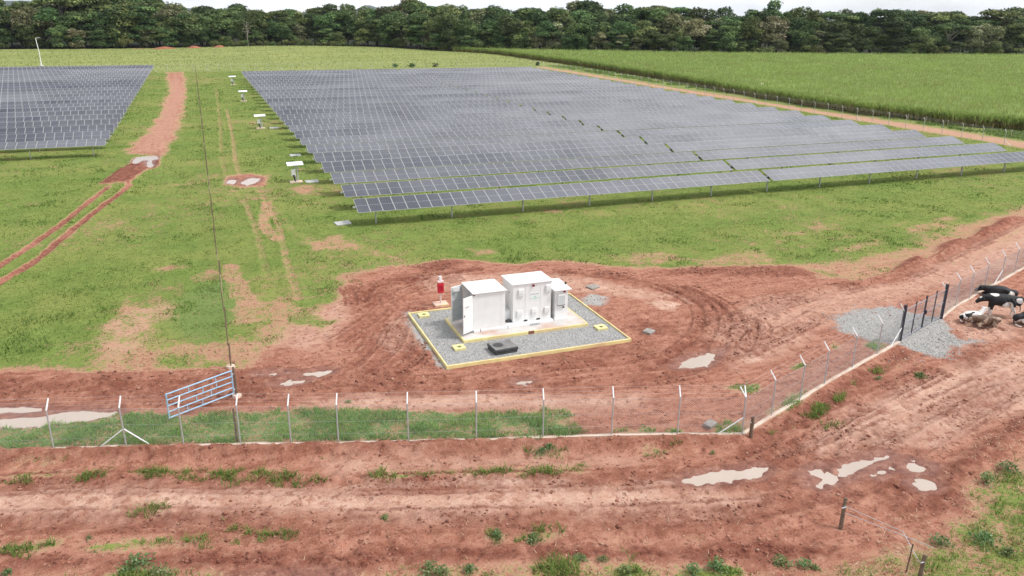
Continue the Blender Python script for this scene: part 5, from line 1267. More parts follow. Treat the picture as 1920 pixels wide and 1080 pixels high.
# bare pale tree
P_, dist = edge_point(3.4, -2)
t = thing('bare_tree', 'pale grey half bare tree standing out before the dark forest', 'tree', (P_[0], P_[1], 0))
mb = trunk_mb(9.5, .34, [(random.uniform(-2.6, 2.6), random.uniform(-2, 2), random.uniform(7, 13)) for _ in range(14)], .3); mb.obj('trunk', M['bark_pale'], t)
V, F, T = crown([((random.uniform(-2, 2), random.uniform(-2, 2), random.uniform(7, 12.5)), (1.3, 1.3, .8)) for _ in range(7)], .9, .32)
link('crown', np_mesh('crown', V, F, M['leaf_pale'], dict(tone=np.clip(T + .3, 0, 1))), t)
for px_, lab in (([(58.61,259.2)][0], 'small dark shrub at the back fence, left of three'), ([(63.92,252.63)][0], 'small dark shrub at the back fence, middle of three'), ([(71.57,250.84)][0], 'small dark shrub at the back fence, right of three'), ([(107.07,242.57)][0], 'dark shrub at the far right corner of the back fence')):
    t = plant_tree('bush', 'leaf', px_[0], 254.5, 1.5, '', lab); del t['group']
# dug earth mounds at the forest edge
for i, (b, s_) in enumerate(((-1.7, 3.2), (.1, 2.2), (1.6, 2.0))):
    P_, dist = edge_point(b, -14)
    vs = []; fs = []; nn_ = 14
    for j in range(5):
        q = 1 - j / 4.5
        for k in range(nn_):
            a = 6.283 * k / nn_; w = 1 + .3 * float(vnoise(np.array([k * .7 + i * 9.]), np.array([j * .9]), 4)[0])
            vs.append((s_ * 1.5 * q * w * math.cos(a), s_ * q * w * math.sin(a), (1 - q ** 1.5) * 1.1 * w - .3))
    for j in range(4):
        for k in range(nn_): fs.append((j * nn_ + k, j * nn_ + (k + 1) % nn_, (j + 1) * nn_ + (k + 1) % nn_, (j + 1) * nn_ + k))
    fs.append(tuple(range(4 * nn_, 5 * nn_)))
    o = MB().add(vs, fs).obj('earth_mound', simple('red_earth_mound', (.30, .11, .06), .95, var=.3, scale=1.5, bump=.5), None, (P_[0], P_[1], gz1(*P_)))
    tag(o, ('largest red earth mound before the forest, beyond the left solar field', 'middle red earth mound before the forest', 'smallest red earth mound before the light green scrub')[i], 'mound', 'red earth mounds')

# ------------------------------------------------------------------ sugar cane
CE = smooth_line(CANE_EDGE, 5)
far_poly = [(104, 350), (135, 327), (191, 292), (252, 267), (327, 248), (420, 225), (520, 195), (560, 40)]
cane_poly = CE + far_poly + [(300, 20), (140, 40)]
BX = np.arange(100, 560, 1.5); BY = np.arange(20, 400, 1.5)
bx, by = np.meshgrid(BX, BY)
sd = poly_sd(bx, by, cane_poly)
top = (1.85 + .5 * fbm(bx / 7, by / 7, 3, 5) + .35 * fbm(bx / 1.6, by / 1.6, 2, 6)) * sstep(.3, 2.2, sd) - .3 * (sd <= .3)
i2 = np.arange(bx.size).reshape(bx.shape)
qf = np.stack([i2[:-1, :-1], i2[:-1, 1:], i2[1:, 1:], i2[1:, :-1]], -1).reshape(-1, 4)
keep = (sd.ravel()[qf] > .2).all(1)
used = np.unique(qf[keep]); remap = -np.ones(bx.size, int); remap[used] = np.arange(len(used))
cv = np.stack([bx, by, top - .25], -1).reshape(-1, 3)[used]; cf = remap[qf[keep]]
ctone = np.clip(.30 + .5 * fbm(bx / 4, by / 4, 3, 8).ravel()[used] * (top.ravel()[used] > 1.4), 0, 1)
def blades(X, Y, Z, Hh, Wd, lean, tone_b, tone_t):
    """bent grass blades, 2 triangles + tip; lean = horizontal throw"""
    n = len(X); a = R.uniform(0, 6.283, n); dx, dy = np.cos(a), np.sin(a)
    b_ = R.uniform(0, 6.283, n); wx, wy = np.cos(b_) * Wd, np.sin(b_) * Wd
    p0 = np.stack([X - wx, Y - wy, Z], -1); p1 = np.stack([X + wx, Y + wy, Z], -1)
    mx_, my_ = X + dx * lean * .35, Y + dy * lean * .35
    p2 = np.stack([mx_ + wx * .8, my_ + wy * .8, Z + Hh * .65], -1); p3 = np.stack([mx_ - wx * .8, my_ - wy * .8, Z + Hh * .65], -1)
    p4 = np.stack([X + dx * lean, Y + dy * lean, Z + Hh * R.uniform(.75, 1.0, n)], -1)
    V = np.stack([p0, p1, p2, p3, p4], 1).reshape(-1, 3); k = np.arange(n)[:, None] * 5
    F = np.concatenate([k + np.array([0, 1, 2]), k + np.array([0, 2, 3]), k + np.array([3, 2, 4])])
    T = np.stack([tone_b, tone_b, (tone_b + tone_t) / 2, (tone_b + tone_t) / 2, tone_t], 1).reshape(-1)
    return V, F, T
def in_view(X, Y, m=1.15):
    """loose test against what the camera could see, with a margin for nearby views"""
    f = .341 * X + .881 * Y; r_ = .934 * X - .358 * Y
    return (f > 5) & (np.abs(r_) < f * .6445 * m + 4)
# canopy leaves
n = 520000
X = R.uniform(102, 440, n); Y = R.uniform(60, 352, n)
dist = np.hypot(X, Y); kp = R.uniform(0, 1, n) < np.clip((135 / dist) ** 1.5, .10, 1)
kp &= in_view(X, Y); X, Y = X[kp], Y[kp]
sdn = poly_sd(X, Y, cane_poly); kp = sdn > .5; X, Y, sdn = X[kp], Y[kp], sdn[kp]
zt = (1.85 + .5 * fbm(X / 7, Y / 7, 3, 5) + .35 * fbm(X / 1.6, Y / 1.6, 2, 6)) * sstep(.0, 1.8, sdn)
dk = np.clip(np.hypot(X, Y) / 140, .9, 2.2)
tn = np.clip(.52 + .5 * (fbm(X / 9, Y / 9, 3, 12) - .5) + R.normal(0, .16, len(X)), .3, 1)
V1, F1_, T1 = blades(X, Y, zt - .55, R.uniform(.7, 1.25, len(X)), .05 * dk, R.uniform(.2, .9, len(X)), np.clip(tn - .12, .32, 1), tn)
# edge face: stalks with dry leaves low down and green leaves above
n = 60000
seglen = np.cumsum([0] + [math.hypot(b_[0] - a_[0], b_[1] - a_[1]) for a_, b_ in zip(CE[:-1], CE[1:])])
u = R.uniform(0, seglen[-1], n); cx = np.interp(u, seglen, [p[0] for p in CE]); cy = np.interp(u, seglen, [p[1] for p in CE])
X = cx + np.abs(R.normal(0, 1.1, n)) + .35 * np.sin(u * 1.7) + .5 * np.sin(u * .43); Y = cy + R.normal(0, .6, n)
m_ = in_view(X, Y); X, Y, u = X[m_], Y[m_], u[m_]; n = len(X)
hz_ = R.uniform(0, 1, n); z0 = hz_ * 1.5
lowk = hz_ < .42
clm = fbm(u / .8, hz_ * 0, 2, 23); tb = np.where(lowk, R.uniform(0, .3, n), R.uniform(.25, .6, n)) ; tt = np.where(lowk, R.uniform(.0, .40, n), R.uniform(.35, .95, n) * (.7 + .6 * clm))
V2, F2_, T2 = blades(X, Y, z0, R.uniform(.7, 1.3, n), R.uniform(.03, .10, n), R.uniform(.1, 1.0, n), tb, tt)
V = np.concatenate([V1, V2]); F = np.concatenate([F1_, F2_ + len(V1)]); T = np.concatenate([T1, T2])
nq = len(cv)
canopy = np_mesh('cane_leaves', V, F, M['cane'], dict(tone=T))
root = thing('sugarcane_field', 'tall bright green sugar cane field filling the upper right', 'crop field'); root['kind'] = 'stuff'
tag(link('cane_leaves', canopy, root), kind='stuff')
tag(link('cane_mass', np_mesh('cane_mass', cv, cf, M['cane'], dict(tone=ctone), True), root), kind='stuff')

# ------------------------------------------------------------------ grass, weeds, clods
def edge_mask(X, Y):
    return glook(g, X, Y) + (fbm(X / 1.2, Y / 1.2, 3, 77) - .5) * .95 + (fbm(X / .3, Y / .3, 2, 78) - .5) * .6
def free_of_things(X, Y):
    ok = ~((X > PAD[0] - .1) & (X < PAD[2] + .1) & (Y > PAD[1] - .1) & (Y < PAD[3] + .1))
    return ok
# field grass, thinning with distance
n = 4200000
rr = np.sqrt(R.uniform(13 ** 2, 255 ** 2, n)) ; tt = R.uniform(-.38, 1.15, n)
wq = R.uniform(0, 1, n) < np.clip((36 / rr) ** 1.5, 0, 1)
rr, tt = rr[wq], tt[wq]; X, Y = rr * np.sin(tt), rr * np.cos(tt)
k = in_view(X, Y, 1.1) & free_of_things(X, Y); X, Y = X[k], Y[k]
em = edge_mask(X, Y); lu = glook(lush, X, Y)
k = (em > .50) & (lu < .8) & (Y < 250) & (X < 102); X, Y, em = X[k], Y[k], em[k]
k = R.uniform(0, 1, len(X)) < .55 + .45 * sstep(.4, .65, fbm(X / .9, Y / .9, 3, 99)); X, Y, em = X[k], Y[k], em[k]
dist = np.hypot(X, Y); out_ = poly_sd(X, Y, outside) > 0
hgt = (.05 + .09 * np.clip(em - .45, 0, .6) + .12 * sstep(.55, .75, fbm(X / 2.2, Y / 2.2, 3, 55))) * (1 + out_ * .45) * R.uniform(.6, 1.3, len(X))
tn = np.clip(.42 + .9 * (fbm(X / 5, Y / 5, 4, 14) - .5) + R.normal(0, .17, len(X)) + out_ * .06, 0, 1)
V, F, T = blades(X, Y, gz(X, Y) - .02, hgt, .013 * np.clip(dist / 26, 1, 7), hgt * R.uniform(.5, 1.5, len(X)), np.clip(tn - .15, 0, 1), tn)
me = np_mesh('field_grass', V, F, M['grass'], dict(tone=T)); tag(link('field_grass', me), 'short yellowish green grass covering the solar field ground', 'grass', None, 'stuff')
NG = len(F)
# taller lush grass strip behind the front fence and other clumps
Xs, Ys = [], []
for b in LUSH:
    p = np.array(b); lo = np.maximum(p.min(0) - .3, [-16, 0]); hi = p.max(0) + .3; m_ = int((hi[0] - lo[0]) * (hi[1] - lo[1]) * 230)
    x_, y_ = R.uniform(lo[0], hi[0], m_), R.uniform(lo[1], hi[1], m_)
    k = poly_sd(x_, y_, b) + (fbm(x_ / .6, y_ / .6, 3, 66) - .5) * .7 > 0
    Xs.append(x_[k]); Ys.append(y_[k])
X, Y = np.concatenate(Xs), np.concatenate(Ys); k = in_view(X, Y, 1.1); X, Y = X[k], Y[k]
cl = fbm(X / .8, Y / .8, 3, 88); k = R.uniform(0, 1, len(X)) < sstep(.12, .36, cl); X, Y, cl = X[k], Y[k], cl[k]
hgt = (.09 + .17 * sstep(.35, .7, cl)) * R.uniform(.6, 1.2, len(X))
tn = np.clip(.42 + .8 * (fbm(X / 1.6, Y / 1.6, 3, 15) - .5) + R.normal(0, .18, len(X)), 0, 1)
V, F, T = blades(X, Y, gz(X, Y) - .02, hgt, R.uniform(.012, .022, len(X)), hgt * R.uniform(.5, 1.4, len(X)), np.clip(tn - .2, 0, 1), tn)
tag(link('lush_grass', np_mesh('lush_grass', V, F, M['lush'], dict(tone=T))), 'taller lush bluish green grass in a strip behind the front fence', 'grass', None, 'stuff')
NL = len(F)
# weedy grass strips outside the fence
Xs, Ys = [], []
for b, dens in [(b, 300) for b in GREEN_OUT] + [(BIG_GREEN, 110), (MIXED_BOTTOM, 50)]:
    p = np.array(b); lo = np.maximum(p.min(0) - .4, [-12, 12]); hi = np.minimum(p.max(0) + .4, [44, 32]); m_ = int(max(0, (hi[0] - lo[0]) * (hi[1] - lo[1])) * dens)
    x_, y_ = R.uniform(lo[0], hi[0], m_), R.uniform(lo[1], hi[1], m_)
    k = poly_sd(x_, y_, b) + (fbm(x_ / .7, y_ / .7, 3, 67) - .5) * 1.1 > .05
    Xs.append(x_[k]); Ys.append(y_[k])
X, Y = np.concatenate(Xs), np.concatenate(Ys); k = in_view(X, Y, 1.1) & (glook(wet, X, Y) < .1); X, Y = X[k], Y[k]
cl = fbm(X / .55, Y / .55, 3, 89); k = R.uniform(0, 1, len(X)) < sstep(.36, .56, cl); X, Y, cl = X[k], Y[k], cl[k]
hgt = (.07 + .22 * sstep(.42, .7, cl)) * R.uniform(.6, 1.2, len(X))
tn = np.clip(.46 + .9 * (fbm(X / 1.2, Y / 1.2, 3, 16) - .5) + R.normal(0, .22, len(X)) + .14 * (poly_sd(X, Y, BIG_GREEN) > -.5), 0, 1)
V, F, T = blades(X, Y, gz(X, Y) - .02, hgt, R.uniform(.010, .02, len(X)), hgt * R.uniform(.5, 1.5, len(X)), np.clip(tn - .2, 0, 1), tn)
tag(link('verge_tufts', np_mesh('verge_tufts', V, F, M['grass'], dict(tone=T))), 'ragged grass strips on the red ground outside the fence', 'grass', None, 'stuff')
# meadow tussocks beyond the back fence
n = 24000
Y = R.uniform(251, 400, n); X = R.uniform(-90, 118, n); k = in_view(X, Y, 1.05) & (R.uniform(0, 1, n) < .9); X, Y = X[k], Y[k]
fe_ = np.interp(X, [p[0] for p in FOREST_EDGE], [p[1] for p in FOREST_EDGE]); k = Y < fe_ - 3; X, Y = X[k], Y[k]
hg = R.uniform(.15, .45, len(X)); tn = np.clip(.5 + R.normal(0, .2, len(X)) + .5 * (fbm(X / 12, Y / 5, 3, 3) - .5), 0, 1)
V, F, T = blades(X, Y, gz(X, Y), hg, R.uniform(.06, .14, len(X)), hg, np.clip(tn - .1, 0, 1), tn)
tag(link('meadow_grass', np_mesh('meadow_grass', V, F, M['meadow'], dict(tone=T))), 'pale tall grass of the meadow before the forest', 'grass', None, 'stuff')
# verge along the right road
n = 45000
Y = R.uniform(66, 250, n); X = R.uniform(109, 119, n); k = in_view(X, Y, 1.05) & (R.uniform(0, 1, n) < np.clip(90 / np.hypot(X, Y), 0, 1)) & (poly_sd(X, Y, cane_poly) < -1.6); X, Y = X[k], Y[k]
k = R.uniform(0, 1, len(X)) < sstep(.35, .6, fbm(X / 2.5, Y / 2.5, 3, 44)); X, Y = X[k], Y[k]
hg = R.uniform(.2, .6, len(X)); tn = np.clip(.35 + R.normal(0, .2, len(X)), 0, 1)
V, F, T = blades(X, Y, gz(X, Y), hg, R.uniform(.05, .10, len(X)), hg, np.clip(tn - .15, 0, 1), tn)
tag(link('verge_grass', np_mesh('verge_grass', V, F, M['grass'], dict(tone=T))), 'rough grass verge between the red road and the cane', 'grass', None, 'stuff')
# soil clods and small stones
n = 150000
rr = np.sqrt(R.uniform(12 ** 2, 58 ** 2, n)); tt = R.uniform(-.38, 1.15, n); X, Y = rr * np.sin(tt), rr * np.cos(tt)
k = in_view(X, Y, 1.1) & free_of_things(X, Y) & (glook(g, X, Y) < .5) & (glook(wet, X, Y) < .1); X, Y = X[k], Y[k]
dkv = glook(dark, X, Y); k = R.uniform(0, 1, len(X)) < (.16 + .6 * dkv) * sstep(.36, .62, fbm(X / 1.4, Y / 1.4, 3, 33)); X, Y, dkv = X[k], Y[k], dkv[k]
S = R.gamma(1.7, .014, len(X)) * (1 + .7 * dkv) + .010; S = np.minimum(S, .11)
V, F, T = lumps(len(X), X, Y, gz(X, Y) + S * .1, S, .65)
T = np.clip(T * .75 - np.repeat(dkv, 6) * .35 + .15, 0, 1); T[np.repeat(R.uniform(0, 1, len(X)) < .02, 6)] = 1
tag(link('soil_clods', np_mesh('soil_clods', V, F, M['clod'], dict(tone=T))), 'crumbly red soil clods and small stones strewn over the tracks', 'soil clods', None, 'stuff')
# loose gravel at the dark gate
n = 9000; gp_ = np.array(GRAVELS[0]); X = R.uniform(gp_[:, 0].min() - .8, gp_[:, 0].max() + .8, n); Y = R.uniform(gp_[:, 1].min() - .8, gp_[:, 1].max() + .8, n)
k = (poly_sd(X, Y, GRAVELS[0]) + (fbm(X / .9, Y / .9, 3, 57) - .5) * 1.8 > -.1) | (R.uniform(0, 1, n) < .04); X, Y = X[k], Y[k]
S = R.gamma(2.2, .009, len(X)) + .012
V, F, T = lumps(len(X), X, Y, gz(X, Y) + S * .1, S, .6); T = np.clip(T * .7 + .3, 0, 1)
tag(link('loose_gravel', np_mesh('loose_gravel', V, F, M['gravel'], dict(tone=T))), 'loose grey gravel spread on the ground at the dark gate', 'gravel', None, 'stuff')
# dry straw along the foreground
n = 60000
X = R.uniform(-9, 42, n); Y = R.uniform(12, 29, n); k = in_view(X, Y, 1.1) & (poly_sd(X, Y, outside) > .2) & (glook(pale, X, Y) < .5); X, Y = X[k], Y[k]
bott = np.clip(sstep(23.0, 19.0, Y + .33 * X) + .8 * (poly_sd(X, Y, BIG_GREEN) > -1.5), 0, 1)
k = R.uniform(0, 1, len(X)) < (.05 + .65 * bott) * sstep(.42, .66, fbm(X / 1.1, Y / 1.1, 3, 46)) * (glook(wet, X, Y) < .05); X, Y = X[k], Y[k]
n = len(X); a = R.uniform(0, 6.28, n); L = R.uniform(.06, .26, n); z = gz(X, Y)
dx, dy = np.cos(a) * L, np.sin(a) * L; wx, wy = -np.sin(a) * .010, np.cos(a) * .010
V = np.stack([np.stack([X - wx, Y - wy, z + .01], -1), np.stack([X + wx, Y + wy, z + .01], -1), np.stack([X + dx, Y + dy, z + R.uniform(.0, .14, n) + .01], -1)], 1).reshape(-1, 3)
T = np.repeat(R.uniform(0, 1, n), 3)
tag(link('dry_straw', np_mesh('dry_straw', V, np.arange(3 * n).reshape(-1, 3), M['straw'], dict(tone=T))), 'scattered dry straw on the trampled foreground soil', 'straw', None, 'stuff')
# single broadleaf weeds
def weed_mesh(h, w, n):
    C = np.stack([R.normal(0, w * .4, n), R.normal(0, w * .4, n), R.uniform(.08, 1, n) * h], -1); C[:, 2] *= np.exp(-(np.hypot(C[:, 0], C[:, 1]) / w) ** 2)
    N_ = R.normal(0, .5, (n, 3)) + np.array([0, 0, .8]); N_ /= np.linalg.norm(N_, axis=1, keepdims=True)
    return leaf_quads(C, N_, R.uniform(.028, .06, n), np.clip(R.normal(.5, .22, n), 0, 1), .62)
WM = [np_mesh('leaves', *(lambda q: (q[0], q[1]))(w_), M['weed'], dict(tone=w_[2])) for w_ in (weed_mesh(.38, .42, 190), weed_mesh(.5, .3, 150), weed_mesh(.28, .5, 200), weed_mesh(.24, .26, 100))]
ST = MB().tube((0, 0, -.1), (.02, 0, .3), .02, .012, n=5).tube((0, 0, 0), (.12, .08, .25), .012, .008, n=5).tube((0, 0, 0), (-.1, .1, .22), .012, .008, n=5).mesh('stem', M['weed'])
WD = [(0, 1.3, 'round dark green weed alone on the red ground below the dark gate'), (0, .6, 'small weed on the red ground near the right fence'), (0, 1.1, 'larger of the green weeds growing against the kerb below the front fence'), (0, .9, 'spreading weed on the soil bank below the front fence kerb'),
      (0, .7, 'single pale leafed weed in the dark soil, left of the middle of the foreground'), (0, 1.3, 'tall pale leafed weed at the bottom edge, left of the middle'), (0, 1.1, 'pale weed at the bottom edge beside a taller one'), (0, 1.2, 'leafy weed at the bottom edge in yellow green grass'),
      (0, .9, 'leafy weed on the upper edge of the bottom middle grass clump'), (0, .6, 'little round weed on the dark soil bank'), (0, 1.4, 'dense dark weed clump at the bottom right of the middle'), (0, 1.2, 'bright weed cluster at the bottom, left of the stick'),
      (0, 1.0, 'middle weed of a trio at the bottom, left of the stick'), (0, .8, 'right weed of a trio at the bottom, left of the stick'), (0, 1.4, 'tall leafy weed at the bottom left'), (0, 1.2, 'low weed at the very bottom left'), (0, 1.2, 'spreading weed at the bottom left right of the tall one'),
      (0, .9, 'weed in the bottom left corner'), (0, .9, 'upright weed on the bare soil above the dark bank'), (0, 1.1, 'broad weed tuft on the bare soil above the dark bank'), (0, 1.3, 'bright weed patch at the bottom under the dark soil bank'), (0, 1.2, 'darker weed left of the bright patch at the bottom'),
      (0, .5, 'tiny weed on the pale trampled strip at left'), (0, .5, 'small weed outside the fence near the corner post'), (0, .5, 'lone dark tuft on the pale track behind the front fence'),
      (0, 1.3, 'bushy weed on the upper left of the green bank at right'), (0, 1.4, 'big weed clump on the green bank at the right edge'), (0, 1.2, 'weed at the left end of the green bank'), (0, 1.3, 'dark weed low on the green bank at right'), (0, 1.4, 'weed clump in the bottom right corner')]
WXY = [(31.43,25.74),(29.3,26.26),(11.55,25.51),(11.2,25.5),(4.44,23.48),(5.14,20.22),(5.46,19.84),(6.34,19.86),(9.87,19.16),(10.53,18.86),(10.88,18.01),(15.82,16.67),(16.5,16.36),(16.71,16.12),(-3.42,23.76),(-3.76,23.45),(-2.75,22.97),(-7.19,24.67),(7.73,21.14),(8.83,20.61),(13.69,17.13),(12.89,17.26),(-5.01,25.74),(17.68,23.17),(4.73,32.31),(26.01,17.65),(27.55,17.98),(21.43,15.58),(22.8,15.1),(22.93,14.32)]
for (_, s, lab), (x_, y_) in zip(WD, WXY):
    s *= .82
    t = thing('weed_plant', lab, 'weed', (x_, y_, gz1(x_, y_)), random.uniform(0, 6.28), 'leafy weeds on the red soil')
    for nm, me_ in (('leaves', random.choice(WM)), ('stem', ST)):
        o = link(nm, me_, t); o.scale = (s, s, s * random.uniform(.8, 1.1))

# ------------------------------------------------------------------ cattle
def cow_material(name, dark_c, light_c, thr, off, scale):
    m, n, l, b = newmat(name)
    tc = n.new('ShaderNodeTexCoord'); mp = n.new('ShaderNodeMapping'); mp.inputs['Location'].default_value = off
    no = n.new('ShaderNodeTexNoise'); no.inputs['Scale'].default_value = scale; no.inputs['Detail'].default_value = 2; no.inputs['Roughness'].default_value = .35
    l.new(tc.outputs['Object'], mp.inputs['Vector']); l.new(mp.outputs[0], no.inputs['Vector'])
    at = n.new('ShaderNodeAttribute'); at.attribute_name = 'white'
    ad = n.new('ShaderNodeMath'); ad.operation = 'ADD'; l.new(no.outputs['Fac'], ad.inputs[0]); l.new(at.outputs['Fac'], ad.inputs[1])
    mr = n.new('ShaderNodeMapRange'); mr.inputs['From Min'].default_value = thr - .015; mr.inputs['From Max'].default_value = thr + .015
    l.new(ad.outputs[0], mr.inputs['Value'])
    mx = n.new('ShaderNodeMix'); mx.data_type = 'RGBA'; mx.inputs[6].default_value = (*dark_c, 1); mx.inputs[7].default_value = (*light_c, 1)
    l.new(mr.outputs[0], mx.inputs[0])
    n2 = n.new('ShaderNodeTexNoise'); n2.inputs['Scale'].default_value = 14; l.new(tc.outputs['Object'], n2.inputs['Vector'])
    hs = n.new('ShaderNodeHueSaturation'); m2 = n.new('ShaderNodeMapRange'); m2.inputs['To Min'].default_value = .7; m2.inputs['To Max'].default_value = 1.3
    l.new(n2.outputs['Fac'], m2.inputs['Value']); l.new(m2.outputs[0], hs.inputs['Value']); l.new(mx.outputs[2], hs.inputs['Color'])
    l.new(hs.outputs[0], b.inputs['Base Color']); b.inputs['Roughness'].default_value = .72
    return m
def skin_body(chains, name, mat, white_spots):
    """chains: lists of (x,y,z,r); the first point of later chains is joined to the nearest earlier point"""
    bm = bmesh.new(); sl = bm.verts.layers.skin.verify(); allv = []
    for ci, ch in enumerate(chains):
        prev = None
        for i, (x_, y_, z_, r_) in enumerate(ch):
            if ci and i == 0:
                prev = min(allv, key=lambda v: (v.co - Vector((x_, y_, z_))).length); continue
            v = bm.verts.new((x_, y_, z_)); v[sl].radius = (r_, r_); allv.append(v)
            if prev: bm.edges.new((prev, v))
            elif ci == 0 and i == 0: v[sl].use_root = True
            prev = v
    me0 = bpy.data.meshes.new('tmp'); bm.to_mesh(me0); bm.free()
    o = bpy.data.objects.new('tmp', me0); COL.objects.link(o)
    o.modifiers.new('skin', 'SKIN'); s = o.modifiers.new('sub', 'SUBSURF'); s.levels = 2
    dg = bpy.context.evaluated_depsgraph_get(); me = bpy.data.meshes.new_from_object(o.evaluated_get(dg)); me.name = name
    bpy.data.objects.remove(o)
    me.materials.clear(); me.materials.append(mat); me.polygons.foreach_set('use_smooth', [True] * len(me.polygons))
    co = np.empty(len(me.vertices) * 3, np.float32); me.vertices.foreach_get('co', co); co = co.reshape(-1, 3)
    wv_ = np.zeros(len(co))
    for (x_, y_, z_, r_, amt) in white_spots:
        d = np.sqrt(((co - np.array([x_, y_, z_])) ** 2).sum(1)); wv_ += amt * np.clip(1.4 - d / r_, 0, 1)
    a = me.attributes.new('white', 'FLOAT', 'POINT'); a.data.foreach_set('value', wv_.astype(np.float32))
    return me
def head_parts(h, mz, side=.15):
    """neck-to-muzzle chain ends plus ears; h = poll, mz = muzzle"""
    h = Vector(h); mz = Vector(mz); d = (mz - h).normalized(); s = Vector((-d.y, d.x, 0)).normalized()
    ears = []
    for k in (1, -1):
        e = h + s * (k * .10); ears.append([(*h, .1), (*(e + Vector((0, 0, .03))), .055), (*(h + s * (k * .22) + Vector((0, 0, .05))), .05), (*(h + s * (k * .30) + Vector((0, 0, .02))), .02)])
    mid = h.lerp(mz, .45)
    return [(*h, .155), (*mid, .140), (*h.lerp(mz, .8), .105), (*mz, .098)], ears
def cow(label, loc, rz, pose, mat, spots, s=1.0, look=0.0, head_low=False):
    ch = []
    if pose == 'stand':
        trunk = [(-.72, 0, 1.08, .27), (-.45, 0, 1.08, .34), (-.05, 0, 1.0, .40), (.38, 0, 1.03, .36), (.62, 0, 1.10, .28)]
        hp = (1.10, look, 1.06) if head_low else (1.12, look, 1.38); mz = (1.42, look * 1.6, .76) if head_low else (1.50, look * 1.8, 1.18)
        hc, ears = head_parts(hp, mz)
        trunk += [(.88, look * .4, 1.10 if head_low else 1.26, .23)] + hc
        ch.append(trunk); ch += ears
        for k in (.19, -.19):
            ch.append([(.38, 0, 1.03, .3), (.52, k, .80, .14), (.54, k, .48, .08), (.51, k, .26, .055), (.54, k, .05, .06), (.60, k, .01, .05)])
            ch.append([(-.45, 0, 1.08, .3), (-.60, k * 1.1, .86, .19), (-.52, k * 1.2, .60, .11), (-.70, k * 1.15, .42, .065), (-.66, k * 1.15, .06, .055), (-.60, k * 1.15, .01, .05)])
        ch.append([(-.72, 0, 1.08, .1), (-.90, 0, 1.02, .05), (-.97, .02, .80, .028), (-1.02, .03, .5, .026), (-1.02, .03, .34, .045)])
        ch.append([(-.05, 0, 1.0, .2), (-.38, 0, .66, .15), (-.40, 0, .58, .10)])
    else:
        trunk = [(-.78, .05, .36, .25), (-.48, .02, .42, .33), (-.05, 0, .45, .37), (.36, 0, .46, .34), (.62, .0, .52, .26)]
        hp = (1.02, look * .6, .98) if not head_low else (1.05, look * .6, .62); mz = (1.36, look * 1.5, .80) if not head_low else (1.40, look * 1.2, .34)
        hc, ears = head_parts(hp, mz)
        trunk += [(.85, look * .25, .76 if not head_low else .60, .18)] + hc
        ch.append(trunk); ch += ears
        for k in (1, -1):
            ch.append([(.36, 0, .46, .3), (.58, .24 * k, .26, .13), (.86, .30 * k, .13, .075), (.60, .36 * k, .08, .06), (.46, .36 * k, .06, .05)])
        ch.append([(-.48, 0, .42, .3), (-.58, -.30, .34, .20), (-.16, -.46, .24, .11), (-.42, -.56, .10, .07), (-.10, -.62, .07, .055), (.02, -.62, .06, .05)])
        ch.append([(-.48, 0, .42, .3), (-.50, .30, .30, .20), (-.1, .42, .16, .1), (-.36, .46, .08, .06)])
        ch.append([(-.78, 0, .36, .1), (-1.04, -.05, .38, .05), (-1.10, -.22, .12, .03), (-.92, -.44, .05, .03), (-.80, -.5, .05, .045)])
    t = thing('cow', label, 'cow', (loc[0], loc[1], gz1(*loc)), rz, 'cattle resting by the dark gate')
    t.scale = (s, s, s)
    body = skin_body(ch, 'body', mat, spots)
    link('body', body, t)
    h = Vector(hp); m2 = Vector(mz); d = (m2 - h).normalized(); sd_ = Vector((-d.y, d.x, 0)).normalized()
    for k in (1, -1):
        e = h.lerp(m2, .35) + sd_ * (.105 * k) + Vector((0, 0, .045))
        MB().tube(e - sd_ * (.02 * k), e + sd_ * (.018 * k), .022, n=8).obj('eye', M['rubber'], t)
    MB().tube(m2 + d * .05 + Vector((0, 0, -.02)), m2 + d * .09 + Vector((0, 0, -.02)), .06, .045, n=8).obj('nose', simple('pink_grey_nose', (.45, .27, .24), .5), t)
    return t
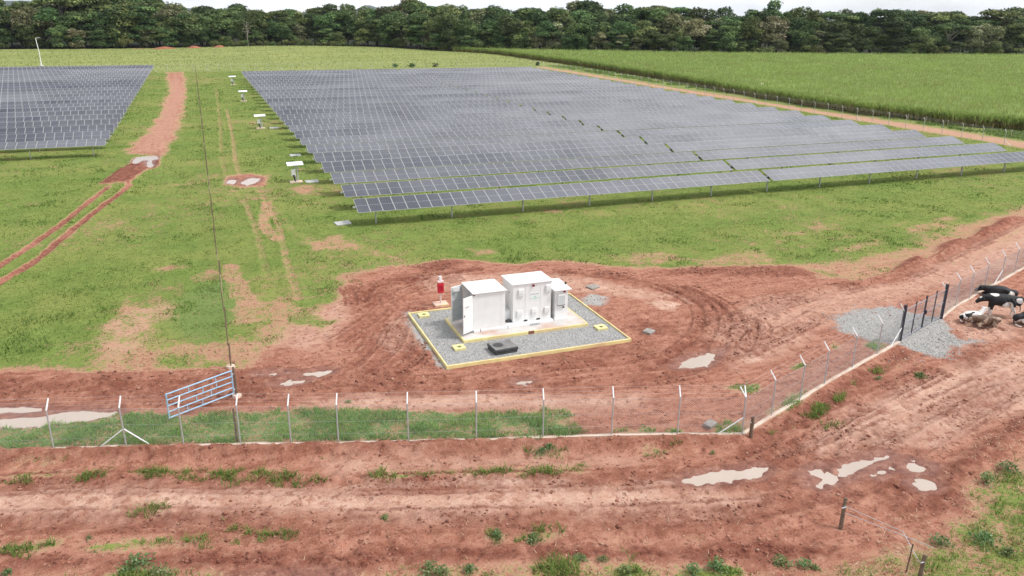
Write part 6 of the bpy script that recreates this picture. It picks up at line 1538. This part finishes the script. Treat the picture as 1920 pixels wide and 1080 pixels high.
BLK, WHT = (.010, .010, .012), (.74, .70, .66)
m1 = cow_material('black_cow_coat', BLK, WHT, .80, (1.2, .3, .7), 1.3)
m2_ = cow_material('black_and_white_cow_coat', BLK, WHT, .78, (4.1, 2.3, .2), 1.2)
m3 = cow_material('white_and_black_calf_coat', BLK, WHT, .50, (2.4, 7.7, 1.9), 2.6)
m4 = cow_material('brown_cow_coat', (.13, .075, .05), (.36, .26, .19), .57, (.4, 3.1, 5.2), 3.0)
va = math.atan2(-.358, .934)                                       # picture-right direction on the ground
cw = [(45.52,32.9),(42.68,30.54),(40.5,30.58),(40.55,29.67),(43.27,28.87),(46.98,31.75)]
cow('black cow lying farthest back, against the fence kerb', cw[0], va + math.pi - .25, 'lie', m1, [(-.70, -.35, .3, .36, .5), (-.70, .35, .3, .36, .5), (.95, .0, .75, .16, .4)], 1.0, .0, True)
cow('large black cow standing with white feet and a white patch on its back', cw[1], va + math.pi - .25, 'stand', m2_, [(.50, .1, 1.42, .30, .55), (-.30, .25, .66, .36, .5), (-.62, -.22, .2, .42, .6), (.54, .2, .15, .36, .6), (.54, -.2, .15, .36, .6), (-.62, .22, .2, .42, .6), (1.2, .1, 1.12, .12, .5), (-.8, .25, 1.1, .2, .4)], 1.0, .08, True)
cow('white and black calf lying with its white head raised', cw[2], va + .15, 'lie', m3, [(1.1, 0, .9, .40, .35), (.85, 0, .76, .3, .3), (-.1, -.1, .75, .4, .12), (-.6, .3, .5, .4, .12)], .74, .12, False)
cow('brown cow lying in front of the calf with pale folded legs', cw[3], va + math.pi + .1, 'lie', m4, [(-.5, .45, .1, .2, .5), (.0, -.6, .06, .2, .4)], .80, -.1, True)
cow('black cow with white spots cut off by the right edge of the picture', cw[4], va - .1, 'lie', m1, [(-.8, .3, .5, .22, .5), (-.2, .3, .7, .20, .5), (-.7, -.5, .1, .5, .5), (-.3, -.3, .7, .16, .5)], 1.05, .2, False)
print('TRIS ground', len(faces) * 2, 'grass', NG, 'lush', NL, 'cane', len(F1_) + len(F2_))
